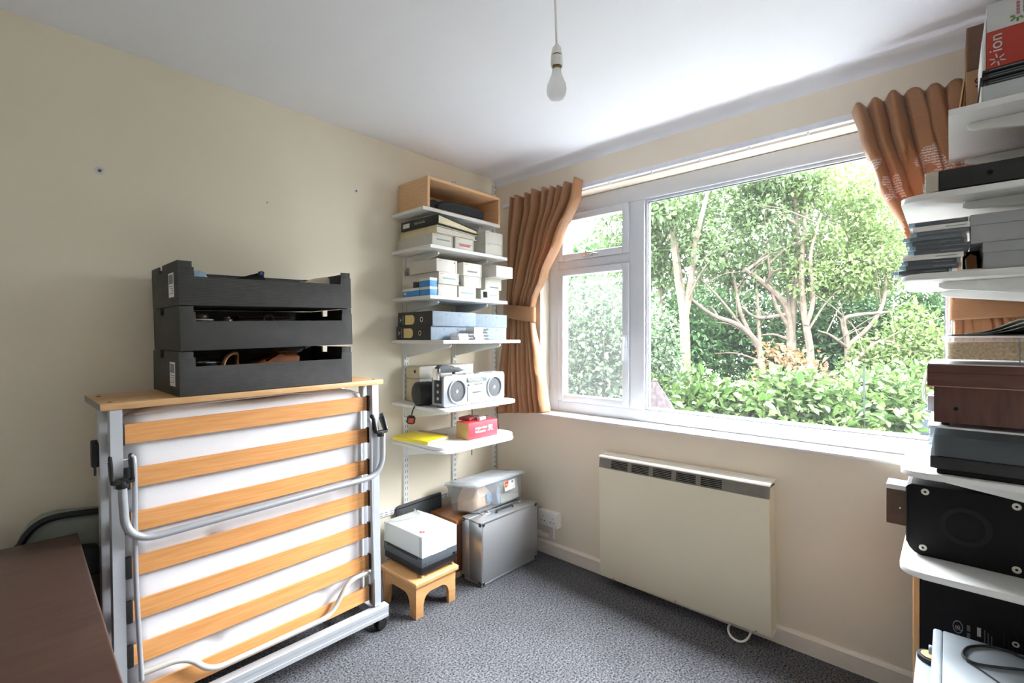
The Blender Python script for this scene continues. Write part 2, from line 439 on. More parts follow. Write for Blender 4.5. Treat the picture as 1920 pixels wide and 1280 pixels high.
lm_laurel = leaf_mat('laurel_leaves', ['#4f7a3c', '#86a860', '#6f9a4e', '#a9bf80', '#5e8a48', '#93b46c'], .3, .35)
lm_hedge = leaf_mat('hedge_leaves', ['#5d7d58', '#86a27a', '#6e9068', '#a5b896', '#4f7250'], .3, .4)
lm_tree = leaf_mat('tree_leaves', ['#5f7f4c', '#86a46c', '#6f9058', '#9bb37e', '#7c9a62'], .4, .5)
lm_tree2 = leaf_mat('yellow_green_leaves', ['#6f9648', '#9dbb6c', '#87a85a', '#b4c988', '#789c50'], .45, .5)  # yellower green leaf tones
lm_dark = leaf_mat('evergreen_leaves', ['#4f7a48', '#6a9a58', '#5a8a50', '#7da868'], .3, .4)
lm_dry = leaf_mat('dry_leaves', ['#a77a4e', '#b98f63', '#8f7448', '#c0a27c', '#7d8a52'], .3, .6)
m_bark = mat('pale_bark', '#4a433a', .9, noise=.2, nscale=12, col2='#332d27', bump=.4, bscale=40, spec=.08)
m_twig = mat('twig_bark', '#4a4036', .9, noise=.15, nscale=20, spec=.05)
m_soil = mat('garden_soil', '#27241d', .95, noise=.2, nscale=6, col2='#1a2112', bump=.5, bscale=30, spec=.05)

gr = MB(); gr.box(.27, 26, -14, 22, -.25, -.1); structure(gr.build('ground', m_soil))
wo_ = MB(); wo_.box(.15, .27, YN - .15, .15, -.1, .80); structure(wo_.build('trim_3', mat('outer_brick', '#8f6a55', .9, noise=.15, nscale=40)))

def shrub(name, label, cat, px, d, r, top, m, length, n, group, seed, wide=.32, depth_r=None, lobes=5):
    c = garden((px - 960) / 896 * d, d, -.1)
    o = thing(name, label, cat, c, (0, 0, 0), group)
    g = random.Random(seed); st = MB(); blobs = []
    h = top + .1
    for i in range(lobes):
        a = i / lobes * 2 * PI + g.uniform(-.3, .3); q = r * g.uniform(.25, .55)
        hz = h * g.uniform(.45, .78)
        pos = (q * math.cos(a), q * math.sin(a), hz)
        blobs.append((pos, r * .62, r * .62, h * .30, n // (lobes + 2)))
        st.tube(smooth_path([(0, 0, 0), (pos[0] * .3, pos[1] * .3, hz * .4), pos], 4), .014, 6, taper=.4)
    blobs.append(((0, 0, h * .70), r * .6, r * .6, h * .30, n // (lobes + 2)))
    blobs.append(((0, 0, h * .35), r * .95, r * .95, h * .36, n // (lobes + 2)))
    st.build('stem', m_twig, o)
    leaves(blobs, length, 'foliage', m, o, seed, wide)
    return o

nth = ['first', 'second', 'third', 'fourth', 'fifth', 'sixth', 'seventh', 'eighth', 'ninth']
for i, (px, d, r, top) in enumerate([(1225, 5.1, .42, .86), (1300, 5.3, .46, 1.02), (1385, 5.2, .48, .84), (1470, 5.3, .50, .95), (1560, 5.2, .48, .86), (1640, 5.4, .46, .95), (1705, 5.9, .42, 1.0)]):
    shrub('laurel_shrub', 'broad leaved pale green laurel shrub below the big window, %s from the left' % nth[i], 'shrub', px, d, r, top, lm_laurel, .105, 1500, 'laurels in the front bed', 30 + i, .30)
for i, (px, d, r, top) in enumerate([(1350, 4.7, .30, .42), (1440, 4.7, .32, .45), (1530, 4.8, .34, .46), (1620, 4.9, .34, .42)]):
    shrub('low_shrub', 'low yellow-green shrub in front of the laurels, %s from the left' % nth[i], 'shrub', px, d, r, top, lm_tree2, .06, 900, 'low shrubs nearest the house', 50 + i, .34)
for i, (px, d, r, top) in enumerate([(1075, 4.9, .50, 1.90), (1140, 4.8, .48, 1.98), (1205, 5.3, .46, 1.75)]):
    shrub('hedge_shrub', 'tall grey-green hedge shrub behind the small casement, %s from the left' % nth[i], 'shrub', px, d, r, top, lm_hedge, .055, 5200, 'tall hedge at the left of the garden', 70 + i, .30, lobes=7)
for i, (px, d, r, top) in enumerate([(1270, 8.2, .80, 2.15), (1350, 8.8, .9, 2.3), (1430, 9.0, .9, 2.2), (1520, 9.0, 1.0, 2.35), (1610, 8.8, 1.0, 2.3), (1690, 8.4, 1.0, 2.2), (1770, 7.9, .9, 2.2)]):
    shrub('evergreen_shrub', 'deep green shrub under the trees at the back, %s from the left' % nth[i], 'shrub', px, d, r, top, lm_dark, .10, 4200, 'green undergrowth behind the laurels', 90 + i, .3, lobes=6)
for i, (px, d, r, top) in enumerate([(1640, 6.6, .55, 1.35), (1715, 6.5, .55, 1.85), (1775, 6.4, .5, 1.5)]):
    shrub('bright_shrub', 'bright green arching shrub at the right of the garden, %s from the left' % nth[i], 'shrub', px, d, r, top, lm_tree2, .075, 2200, 'bright shrubs at the right of the garden', 110 + i, .28, lobes=6)
shrub('withered_shrub', 'withered brown shrub standing above the middle of the laurels', 'shrub', 1478, 5.75, .46, 1.24, lm_dry, .08, 1300, None, 130, .28)

def tree(label, seed, stems, clumps, m, length, group='trees at the end of the garden'):
    """stems: lists of (px, py, depth) polylines with base radius; clumps: (px, py, depth, radius, leaves)"""
    base = gp(*stems[0][0][0]); base.z = -.1
    o = thing('garden_tree', label, 'tree', base, (0, 0, 0), group); g = random.Random(seed); tr = MB()
    for (pl_, r0) in stems:
        P = [gp(*p) - base for p in pl_]
        tr.tube(smooth_path(P, 5), r0, 8, taper=.45)
        for j in range(3):
            i = g.randrange(1, len(P)); a = P[i - 1].lerp(P[i], g.uniform(.4, 1))
            dv = Vector((g.uniform(-1, 1), g.uniform(-1, 1), g.uniform(.1, 1))) * g.uniform(.4, .8)
            tr.tube(smooth_path([a, a + dv * .5 + Vector((0, 0, .06)), a + dv], 4), r0 * .33, 6, taper=.4)
    tr.build('trunk', m_bark, o)
    leaves([(gp(px, py, d) - base, rr, rr, rr * .8, n) for (px, py, d, rr, n) in clumps], length, 'foliage', m, o, seed, .26, .25)
    return o

def clumps(x0, x1, y0, y1, d0, d1, n, r, nl, seed):
    g = random.Random(seed)
    return [(g.uniform(x0, x1), g.uniform(y0, y1), g.uniform(d0, d1), r * g.uniform(.7, 1.2), nl) for _ in range(n)]

tree('grey trunked tree forking beside the left edge of the big pane', 201,
     [([(1285, 720, 7.0), (1283, 600, 7.0), (1272, 520, 7.05), (1262, 430, 7.1), (1258, 340, 7.2)], .085), ([(1283, 600, 7.0), (1294, 540, 6.95), (1305, 450, 6.8), (1330, 350, 6.7)], .06)],
     clumps(1195, 1330, 300, 500, 6.6, 7.6, 20, .36, 220, 1), lm_tree, .085)
tree('slim grey tree close behind the dividing frame of the window', 202,
     [([(1238, 680, 8.0), (1240, 560, 8.0), (1232, 450, 8.0), (1215, 340, 8.1)], .055)],
     clumps(1080, 1250, 330, 520, 7.6, 8.6, 20, .45, 230, 2), lm_tree, .085)
tree('tree with bare arching stems leaning to the left', 203,
     [([(1430, 700, 7.2), (1420, 645, 7.2), (1385, 610, 7.15), (1335, 590, 7.1), (1295, 560, 7.0)], .05), ([(1420, 650, 7.2), (1390, 590, 7.25), (1375, 520, 7.3), (1345, 440, 7.35)], .035),
      ([(1425, 660, 7.2), (1420, 560, 7.3), (1415, 450, 7.4)], .03), ([(1405, 630, 7.2), (1350, 560, 7.1), (1310, 520, 7.0)], .025)],
     clumps(1290, 1420, 300, 520, 6.9, 7.9, 26, .36, 220, 3), lm_tree, .08)
tree('pale many stemmed tree at the centre of the big pane', 204,
     [([(1485, 720, 7.3), (1482, 620, 7.3), (1470, 570, 7.3), (1430, 530, 7.2), (1395, 505, 7.1)], .075), ([(1484, 630, 7.3), (1492, 520, 7.3), (1495, 430, 7.35), (1485, 330, 7.4)], .05),
      ([(1482, 620, 7.3), (1450, 560, 7.25), (1440, 480, 7.2)], .035), ([(1483, 600, 7.3), (1470, 500, 7.35), (1462, 420, 7.4)], .03), ([(1470, 590, 7.3), (1420, 595, 7.2), (1390, 575, 7.1)], .03)],
     clumps(1400, 1530, 300, 530, 7.0, 8.0, 28, .36, 220, 4), lm_tree, .08)
tree('straight pale tree just right of the many stemmed tree', 205,
     [([(1523, 730, 7.0), (1518, 650, 7.0), (1508, 590, 7.05), (1503, 510, 7.1), (1510, 400, 7.2)], .06), ([(1512, 610, 7.0), (1525, 560, 7.0), (1520, 480, 6.95), (1540, 400, 6.9)], .035)],
     clumps(1500, 1620, 310, 540, 7.0, 8.0, 28, .37, 220, 5), lm_tree2, .08)
tree('leaning bare branched tree at the right of the garden', 206,
     [([(1590, 700, 6.9), (1588, 640, 6.9), (1582, 600, 6.9), (1610, 590, 6.85), (1665, 585, 6.8)], .045), ([(1600, 660, 6.9), (1560, 630, 6.85), (1535, 620, 6.8)], .025), ([(1588, 650, 6.9), (1640, 600, 6.95), (1660, 540, 7.0), (1650, 440, 7.1)], .035),
      ([(1600, 680, 6.6), (1650, 640, 6.5), (1700, 655, 6.4), (1745, 680, 6.3)], .03)],
     clumps(1600, 1720, 300, 540, 6.8, 8.0, 26, .36, 200, 6), lm_tree2, .08)
tree('far leafy tree closing the gap at the right edge of the pane', 207,
     [([(1760, 700, 8.4), (1758, 560, 8.4), (1745, 420, 8.4)], .07)],
     clumps(1680, 1830, 300, 560, 8.0, 9.0, 18, .45, 170, 7), lm_tree2, .085)
tree('far back tree showing between the arching stems', 208,
     [([(1370, 700, 9.6), (1365, 560, 9.6), (1350, 420, 9.6)], .07)],
     clumps(1210, 1460, 360, 600, 9.4, 11.0, 42, .46, 170, 8), lm_tree, .11)
tree('far back tree behind the straight pale tree', 209,
     [([(1560, 700, 9.4), (1555, 560, 9.4), (1570, 400, 9.4)], .06)],
     clumps(1460, 1720, 360, 600, 9.4, 11.0, 42, .46, 170, 9), lm_tree, .11)
for i, (x, y, hh, rr) in enumerate([(4.2, -5.4, 3.4, 1.15), (7.0, -6.2, 4.0, 1.4), (10.2, -5.6, 4.2, 1.5), (2.4, -8.2, 3.6, 1.2), (9.6, 5.2, 4.4, 1.6), (5.6, 6.0, 4.2, 1.6), (2.2, 4.8, 3.6, 1.1)]):  # trees added at the sides to screen low sky light from the room
    o = thing('sky_screen_tree', 'dense dark tree added to screen sky light beside the garden, %s in the row' % nth[i], 'tree', (x, y, -.1), (0, 0, 0), 'trees added to screen sky light beside the garden')
    q = MB(); q.tube([(0, 0, 0), (.04, .02, hh * .5), (0, 0, hh * .8)], .11, 8, taper=.4); q.build('trunk', m_bark, o)
    leaves([((0, 0, hh * .55), rr, rr, hh * .45, 1800)], .26, 'foliage', lm_dark, o, 300 + i, .34)

for i, (px, d, r, top) in enumerate([(1860, 6.3, .6, 1.1), (1980, 6.6, .65, 1.3), (2140, 6.8, .7, 1.2)]):
    shrub('laurel_shrub', 'laurel shrub beyond the right edge of the window, %s from the window' % nth[i], 'shrub', px, d, r, top, lm_laurel, .105, 1700, 'laurels beyond the right of the window', 150 + i, .30)

# bird table with a conical plank roof
bt = thing('bird_table', 'weathered grey bird table roof low at the left of the big pane', 'bird table', tuple(gp(1228, 634, 3.9).xy) + (-.1,))
zr = 1.324 - (715 - 634) / 896 * 3.9 + .1
q = MB(); q.lathe([(.155, zr - .235), (.16, zr - .225), (.02, zr), (.0, zr + .005)], seg=12); q.build('roof', mat('weathered_board', '#332f30', .9, noise=.12, nscale=6, stretch=(9, 9, .5), col2='#201d1e', spec=.02), bt, ang=10)
q = MB(); q.cyl((0, 0, 0), (0, 0, zr - .2), .03, 10); q.build('post', m_twig, bt)
q = MB(); q.cyl((0, 0, zr - .36), (0, 0, zr - .34), .14, 12); q.build('feeding_tray', m_twig, bt)
q = MB(); q.lathe([(.012, 0), (.02, .012), (.012, .026), (0, .03)], c=(0, 0, zr - .002), seg=10); q.build('finial', m_twig, bt)
# plastic tub and a cane in the bed
tb = thing('garden_tub', 'pale blue-grey plastic tub on the soil at the right end of the bed', 'tub', tuple(gp(1735, 634, 5.6).xy) + (-.1,), (0, 0, R(20)))
q = MB(); q.prism(round_poly(-.26, .26, -.18, .18, (.05,) * 4), 'z', .34, .60, .01); q.build('body', mat('grey_blue_plastic', '#2c343a', .7, noise=.05, spec=.05), tb)
q = MB(); q.prism(round_poly(-.275, .275, -.195, .195, (.05,) * 4), 'z', .60, .62, .006); q.build('rim', mat('grey_blue_plastic', '#8ea2ad'), tb)
q = MB(); q.box(-.24, .24, -.16, .16, 0, .34, .01); q.build('stand', m_twig, tb)
cn = thing('garden_cane', 'dark cane stuck upright in the laurels at the right', 'garden cane', tuple(gp(1620, 634, 4.85).xy) + (-.1,))
q = MB(); q.tube([(0, 0, -.05), (.004, 0, .5), (.0, 0, 1.16)], .010, 8); q.build('stick', mat('green_cane', '#232a28', .8, spec=.05), cn)

# ================================================================== CURTAINS
m_cur = bpy.data.materials.new('copper_satin'); m_cur.use_nodes = True
t = m_cur.node_tree; b = t.nodes['Principled BSDF']; b.inputs['Roughness'].default_value = .34; b.inputs['Sheen Weight'].default_value = .3
tcn = t.nodes.new('ShaderNodeTexCoord'); mp = t.nodes.new('ShaderNodeMapping'); mp.inputs['Scale'].default_value = (1, 1, 30)
t.links.new(tcn.outputs['Object'], mp.inputs[0])
n = t.nodes.new('ShaderNodeTexNoise'); n.inputs['Scale'].default_value = 40; n.inputs['Detail'].default_value = 3; t.links.new(mp.outputs[0], n.inputs[0])
r = t.nodes.new('ShaderNodeValToRGB'); r.color_ramp.elements[0].position = .3; r.color_ramp.elements[1].position = .7
r.color_ramp.elements[0].color = lin('#a0724b'); r.color_ramp.elements[1].color = lin('#b4865f')
t.links.new(n.outputs[0], r.inputs[0]); t.links.new(r.outputs[0], b.inputs['Base Color'])
tr = t.nodes.new('ShaderNodeBsdfTranslucent'); tr.inputs[0].default_value = lin('#cc8c5e')
mx = t.nodes.new('ShaderNodeMixShader'); mx.inputs[0].default_value = .2
t.links.new(b.outputs[0], mx.inputs[1]); t.links.new(tr.outputs[0], mx.inputs[2]); t.links.new(mx.outputs[0], t.nodes['Material Output'].inputs[0])
# pale flecks in a sloping band across the right curtain
m_cur2 = m_cur.copy(); m_cur2.name = 'copper_satin_flecked'; t = m_cur2.node_tree; b = t.nodes['Principled BSDF']
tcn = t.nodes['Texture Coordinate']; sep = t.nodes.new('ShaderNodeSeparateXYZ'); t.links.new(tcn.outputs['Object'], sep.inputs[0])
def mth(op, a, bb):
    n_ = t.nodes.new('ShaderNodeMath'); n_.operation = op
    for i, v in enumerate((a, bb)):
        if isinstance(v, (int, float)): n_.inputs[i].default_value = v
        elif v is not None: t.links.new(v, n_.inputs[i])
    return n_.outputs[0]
cen = mth('ADD', mth('MULTIPLY', sep.outputs[1], -.13), 1.64)              # centre height of the flecked band
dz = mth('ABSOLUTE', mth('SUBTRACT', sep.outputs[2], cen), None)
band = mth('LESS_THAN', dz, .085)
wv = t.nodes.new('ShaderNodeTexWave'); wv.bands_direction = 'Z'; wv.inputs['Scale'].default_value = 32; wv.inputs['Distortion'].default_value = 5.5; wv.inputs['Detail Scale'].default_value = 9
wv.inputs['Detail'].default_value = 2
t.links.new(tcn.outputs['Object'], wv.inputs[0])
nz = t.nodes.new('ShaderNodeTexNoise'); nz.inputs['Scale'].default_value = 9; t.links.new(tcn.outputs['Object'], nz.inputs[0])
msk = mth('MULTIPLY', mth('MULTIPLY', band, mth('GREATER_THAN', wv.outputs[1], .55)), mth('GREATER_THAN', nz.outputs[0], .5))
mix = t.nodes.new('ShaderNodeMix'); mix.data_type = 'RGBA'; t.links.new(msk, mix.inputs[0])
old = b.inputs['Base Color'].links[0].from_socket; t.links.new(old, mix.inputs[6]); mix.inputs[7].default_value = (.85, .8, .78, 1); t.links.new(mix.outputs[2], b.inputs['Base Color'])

def interp(keys, z):
    ks = sorted(keys, key=lambda k: -k[0])
    if z >= ks[0][0]: return ks[0][1:]
    for a, b_ in zip(ks, ks[1:]):
        if z >= b_[0]:
            f = (a[0] - z) / (a[0] - b_[0]); f = f * f * (3 - 2 * f) * .5 + f * .5
            return tuple(p + (q_ - p) * f for p, q_ in zip(a[1:], b_[1:]))
    return ks[-1][1:]

def curtain_mesh(keys, folds, ztop, zbot, seed, xbase=-.062, flat=None):
    """keys: (z, y of one edge, y of other edge, fold depth)"""
    g = random.Random(seed); nu, nv = folds * 18 + 1, 110
    wd = [g.uniform(.6, 1.5) for _ in range(folds)]; tot = sum(wd); edge = [0]
    for q_ in wd: edge.append(edge[-1] + q_ / tot)
    am = [g.uniform(.55, 1.35) for _ in range(folds)]; lag = [g.uniform(-1, 1) for _ in range(folds)]; sec = [g.uniform(.1, .45) for _ in range(folds)]
    V, F = [], []
    for j in range(nv):
        v = j / (nv - 1)
        for i in range(nu):
            u = i / (nu - 1)
            z = ztop + (zbot(u) - ztop) * v
            ya, yb, amp = interp(keys, z)
            k = 0
            while k < folds - 1 and u >= edge[k + 1]: k += 1
            f = (u - edge[k]) / (edge[k + 1] - edge[k])
            head = max(0, 1 - (ztop - z) / .10)
            fs = f + .16 * lag[k] * (1 - head) * math.sin(PI * f) * math.sin((ztop - z) * 3.2 + seed)   # folds wander on the way down
            rdg = (.5 - .5 * math.cos(2 * PI * fs)) ** (1.15 + 1.4 * head)
            small = sec[k] * max(0, math.sin(2 * PI * (fs * 2 + .25))) ** 2 * (.6 + .4 * math.sin(z * 9 + k * 2.1))
            x = xbase - amp * (2.0 * am[k] * rdg + .7 * small - .5)
            x -= .35 * amp * math.sin(3 * u * PI + z * 5 + seed) * (1 - head)
            yy = ya + (yb - ya) * u + amp * .35 * math.sin(2 * PI * fs) * (1 if ya > yb else -1)
            zt = z + head * (.014 * rdg + .006 * math.sin(11 * u + seed))
            x = min(x, -.034)
            if flat is not None and yy < flat: x = max(x, -.066)
            V.append((x, yy, zt))
    for j in range(nv - 1):
        for i in range(nu - 1):
            a = j * nu + i; F.append((a, a + 1, a + nu + 1, a + nu))
    me = bpy.data.meshes.new('cloth'); me.from_pydata(V, [], F); return me

def curtain(name, label, keys, folds, ztop, zbot, seed, tie, m, xbase=-.062, flat=None, tx=-.070):
    o = thing(name, label, 'curtain', (0, 0, 0), (0, 0, 0), None)
    me = curtain_mesh(keys, folds, ztop, zbot, seed, xbase, flat); me.materials.append(m)
    c = link_mesh('cloth', me, o, ang=80)
    md = c.modifiers.new('thick', 'SOLIDIFY'); md.thickness = .0015
    # tieback: a flat padded band wrapped round the gathered cloth
    V, F = [], []; n = 32; m_ = 10
    for j in range(m_ + 1):
        f = j / m_
        for i in range(n):
            a = 2 * PI * i / n
            y0, y1, zc0, zc1, hw0, hw1, dx = tie
            ca, sa = math.cos(a), math.sin(a)
            u = .5 - .5 * ca
            yy = y0 + (y1 - y0) * u; zc = zc0 + (zc1 - zc0) * u; hw = hw0 + (hw1 - hw0) * u
            bulge = 1 + .10 * math.sin(PI * f)
            V.append((tx - dx * sa * bulge, yy, zc + hw * (2 * f - 1)))
    for j in range(m_):
        for i in range(n): F.append((j * n + i, j * n + (i + 1) % n, (j + 1) * n + (i + 1) % n, (j + 1) * n + i))
    me = bpy.data.meshes.new('tieback'); me.from_pydata(V, [], F); me.materials.append(m_cur)
    tb_ = link_mesh('tieback', me, o, ang=60); md = tb_.modifiers.new('thick', 'SOLIDIFY'); md.thickness = .004
    return o
curtain('curtain', 'copper satin curtain tied back at the left of the window beside the corner shelves',
        [(2.23, -.19, -.755, .020), (2.14, -.195, -.735, .024), (1.90, -.185, -.61, .026), (1.70, -.175, -.50, .022), (1.56, -.165, -.415, .016), (1.47, -.165, -.385, .013), (1.40, -.155, -.405, .016), (1.20, -.125, -.45, .026), (1.02, -.10, -.485, .028), (.83, -.085, -.52, .026)],
        9, 2.215, lambda u: .835 + .045 * u, 3, (-.150, -.412, 1.505, 1.468, .040, .048, .046), m_cur)
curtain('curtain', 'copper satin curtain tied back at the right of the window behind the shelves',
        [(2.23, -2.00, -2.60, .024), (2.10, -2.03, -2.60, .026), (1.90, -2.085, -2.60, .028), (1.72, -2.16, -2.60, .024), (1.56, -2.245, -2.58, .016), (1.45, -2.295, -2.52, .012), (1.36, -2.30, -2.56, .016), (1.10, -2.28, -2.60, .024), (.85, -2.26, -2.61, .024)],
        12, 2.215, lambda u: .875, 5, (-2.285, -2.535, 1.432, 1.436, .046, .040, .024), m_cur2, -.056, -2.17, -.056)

# ================================================================== CORNER SHELVING ON THE LEFT WALL
def upright_mat(name, axis):
    m = mat(name, '#e9ebea', .4, noise=.01); t = m.node_tree; b = t.nodes['Principled BSDF']
    tcn = t.nodes['Texture Coordinate']; sep = t.nodes.new('ShaderNodeSeparateXYZ'); t.links.new(tcn.outputs['Object'], sep.inputs[0])
    def mt(op, a, bb):
        n_ = t.nodes.new('ShaderNodeMath'); n_.operation = op
        for i, v in enumerate((a, bb)):
            if isinstance(v, (int, float)): n_.inputs[i].default_value = v
            elif v is not None: t.links.new(v, n_.inputs[i])
        return n_.outputs[0]
    ax = sep.outputs['XYZ'.index(axis[0])]; al = sep.outputs['XYZ'.index(axis[1])]
    col = mt('LESS_THAN', mt('ABSOLUTE', mt('SUBTRACT', mt('ABSOLUTE', ax, None), .0062), None), .0018)
    row = mt('LESS_THAN', mt('FRACT', mt('DIVIDE', mt('ADD', al, 10.0), .032), None), .55)
    msk = mt('MULTIPLY', col, row)
    mix = t.nodes.new('ShaderNodeMix'); mix.data_type = 'RGBA'; t.links.new(msk, mix.inputs[0])
    old = b.inputs['Base Color'].links[0].from_socket; t.links.new(old, mix.inputs[6]); mix.inputs[7].default_value = lin('#5d676d'); t.links.new(mix.outputs[2], b.inputs['Base Color'])
    return m
m_up = upright_mat('slotted_upright', 'XZ')
def upright(x, y, z0, z1, label, sgn=-1, group='slotted uprights of the corner shelving'):
    o = thing('shelf_upright', label, 'shelf upright', (x, y, z0), (0, 0, 0), group)
    L = z1 - z0; q = MB()
    prof = [(-.015, 0), (-.015, sgn * .013), (-.0135, sgn * .0145), (.0135, sgn * .0145), (.015, sgn * .013), (.015, 0)]
    q.prism(prof, 'z', 0, L); q.build('channel', m_up, o)
    for zz in (.06, L - .06, L * .52):
        s = MB(); s.cyl((0, sgn * .0143, zz), (0, sgn * .0165, zz), .0045, 10); s.build('screw', m_chrome, o)
    return o
upright(-.734, -.001, .385, 2.15, 'white slotted upright nearest the folded bed in the corner shelving')
upright(-.374, -.001, .385, 2.30, 'white slotted upright in the middle of the corner shelving')
upright(-.020, -.001, .40, 2.36, 'white slotted upright hard against the window wall corner')

def bracket(x, y, z, L, label, sgn=-1, hgt=.078, group='brackets of the corner shelving'):
    """top at z, rooted at y, reaching L out of the wall"""
    o = thing('shelf_bracket', label, 'shelf bracket', (x, y, z), (0, 0, 0), group)
    q = MB(); q.prism([(0, 0), (sgn * (L - .012), 0), (sgn * L, -.004), (sgn * L, -.014), (sgn * (L - .012), -.021), (sgn * .02, -hgt), (0, -hgt)], 'x', -.006, .006, .002)
    q.build('arm', m_brk, o)
    q = MB(); q.box(-.012, .012, min(0, sgn * .012), max(0, sgn * .012), -hgt - .012, 0.0, .001); q.build('hook_plate', m_brk, o)
    return o
def shelf(x0, x1, y0, y1, zt, label, rad=0, th=.018, side='front', group='white shelves in the window corner'):
    o = thing('shelf', label, 'shelf', (x0, 0, zt - th), (0, 0, 0), group)
    L = x1 - x0
    rs = (rad, rad, 0, 0) if side == 'front' else (0, 0, rad, rad)
    q = MB(); q.prism(round_poly(0, L, y0, y1, rs), 'z', 0, th, .002 if rad == 0 else .004); q.build('board', m_shelf, o)
    return o
SX0, SX1 = -.832, -.266
YS = -.020
shelves = [('topmost white corner shelf, under the open wooden box', 2.003, -.300, 0), ('white corner shelf holding the ring binders', 1.800, -.362, 0),
           ('white corner shelf holding the blue boxes', 1.543, -.362, 0), ('white corner shelf holding the black lever arch files', 1.315, -.464, 0),
           ('white corner shelf holding the silver radio cassette player', .973, -.450, .05), ('white corner shelf holding the yellow folder and red box', .781, -.435, .06)]
for lab, zt, yf, rad in shelves:
    shelf(SX0, SX1, yf, YS, zt, lab, rad)
shelf(SX0 - .004, SX1 + .002, -.445, YS, .7625, 'spare white board stacked directly beneath the lowest corner shelf', .07)
for lab, zt, yf, rad in shelves[:5]:
    wh = lab.split('shelf')[1].strip(' ,'); wh = wh if wh.startswith('hold') else 'under the open wooden box'
    for x, e in ((-.734, 'bed end'), (-.374, 'window end')):
        bracket(x, -.0165, zt - .0185, abs(yf) - .075, 'white bracket at the %s of the shelf %s' % (e, wh), -1, .026 if zt > 1.9 else (.060 if zt > 1.5 else .078))
for x, e in ((-.734, 'bed end'), (-.374, 'window end')):
    bracket(x, -.0165, .744, .30, 'white bracket at the %s of the lowest corner shelf' % e)

# ---- open wooden box on the top shelf
m_beech = mat('beech_veneer', '#dcb489', .5, noise=.06, nscale=9, stretch=(1, 1, 14), col2='#cfa377')
m_beech_in = m_beech
ob = thing('open_wooden_box', 'pale wooden box on its side with an open front on the topmost shelf', 'wooden box', (-.785, -.275, 2.004))
for nm, a in (('side_panel', (0, .016, 0, .262, 0, .172)), ('side_panel', (.532, .548, 0, .262, 0, .172)), ('top_panel', (.0162, .5318, 0, .262, .156, .172)),
              ('bottom_panel', (.0162, .5318, 0, .262, 0, .010)), ('back_panel', (.0162, .5318, .252, .262, .0102, .1558))):
    q = MB(); q.box(*a, .001); q.build(nm, m_beech, ob)
m_bag = mat('black_nylon', '#24272d', .75, noise=.12, bump=.2, bscale=350)
bb = thing('camera_bag', 'black nylon bag lying inside the open wooden box', 'bag', (-.70, -.262, 2.0145), (0, 0, R(-2)))
q = MB(); q.prism([(0, 0), (.33, 0), (.332, .052), (.26, .060), (.10, .066), (.03, .056), (0, .03)], 'y', 0, .17, .012, 3); q.build('body', m_bag, bb)
q = MB(); q.tube(smooth_path([(.02, -.004, .035), (.10, -.006, .050), (.20, -.005, .048), (.32, -.004, .040)], 5), .003, 6); q.build('zip', m_black, bb)
q = MB(); q.prism([(-.056, 0), (.0, 0), (.03, .055), (.0, .062), (-.05, .05)], 'y', .03, .16, .01, 2); q.build('side_pocket', m_bag, bb)
pp = thing('paper_sheaf', 'sheaf of white paper behind the black bag in the wooden box', 'papers', (-.66, -.090, 2.0158), (R(-8), 0, R(4)))
q = MB(); q.box(0, .20, 0, .006, 0, .105, .001); q.build('sheets', m_paper, pp)

# ---- slide boxes
def slide_box(name, label, loc, w=.128, h=.060, d=.30, rz=0, strip=None, group='cream slide boxes in the corner shelving', seed=0):
    o = thing(name, label, 'box', loc, (0, 0, R(rz)), group)
    q = MB(); q.box(0, w - .012, 0, d, 0, h, .0015); q.build('body', m_box, o)
    q = MB(); q.box(w - .0095, w, .002, d, .0005, h, .001); q.build('lid', m_box, o)
    q = MB(); q.box(w - .0119, w - .0097, .008, d - .004, .002, h - .003); q.build('gap', mat('box_gap', '#6d6c6a', .8), o)
    g = random.Random(seed)
    q = MB(); q.box(.010, .034, -.0006, .0, h - .011, h - .0085); q.build('print', mat('faint_red_print', '#c98f80', .7), o)
    if strip:
        q = MB()
        col, x0, x1, z0 = strip
        q.box(x0 * w, x1 * w, -.0007, 0, z0 * h, z0 * h + .008); q.build('label_strip', mat('strip_' + col, {'grey': '#8c9a98', 'dark': '#6f777e', 'teal': '#86a3a6', 'red': '#d9515a', 'dot': '#d05a66'}[col], .6), o)
    return o
zb = 1.5440
G = 'cream slide boxes in the corner shelving'
slide_box('slide_box', 'cream slide box at the bottom of the left stack beside the blue boxes', (-.778, -.355, zb), .128, .0605, .30, seed=1)
slide_box('slide_box', 'cream slide box in the middle of the left stack with one grey strip', (-.780, -.362, zb + .0610), .136, .0615, .31, strip=('teal', .2, .82, .42), seed=2)
slide_box('slide_box', 'cream slide box on top of the left stack with a small pink dot', (-.792, -.360, zb + .1230), .138, .066, .235, seed=3)
slide_box('slide_box', 'cream slide box at the bottom of the centre stack of three', (-.640, -.356, zb), .127, .0585, .29, strip=('teal', .12, .84, .36), seed=4)
slide_box('slide_box', 'plain cream slide box in the middle of the centre stack of three', (-.600, -.352, zb + .0590), .131, .0605, .28, seed=5)
slide_box('slide_box', 'cream slide box with a dark strip on top of the centre stack', (-.610, -.358, zb + .1200), .139, .070, .26, strip=('dark', .22, .74, .28), seed=6)
slide_box('slide_box', 'cream slide box at the foot of the right hand stack behind the slide mount', (-.448, -.352, zb), .122, .0575, .26, strip=('teal', .1, .85, .38), seed=7)
slide_box('slide_box', 'cream slide box in the middle of the right hand stack with a low dark strip', (-.440, -.354, zb + .0580), .132, .0650, .27, strip=('dark', .30, .80, .14), seed=8)
slide_box('slide_box', 'cream slide box jutting out from the top of the right hand stack', (-.425, -.425, zb + .1235), .138, .064, .31, seed=9)
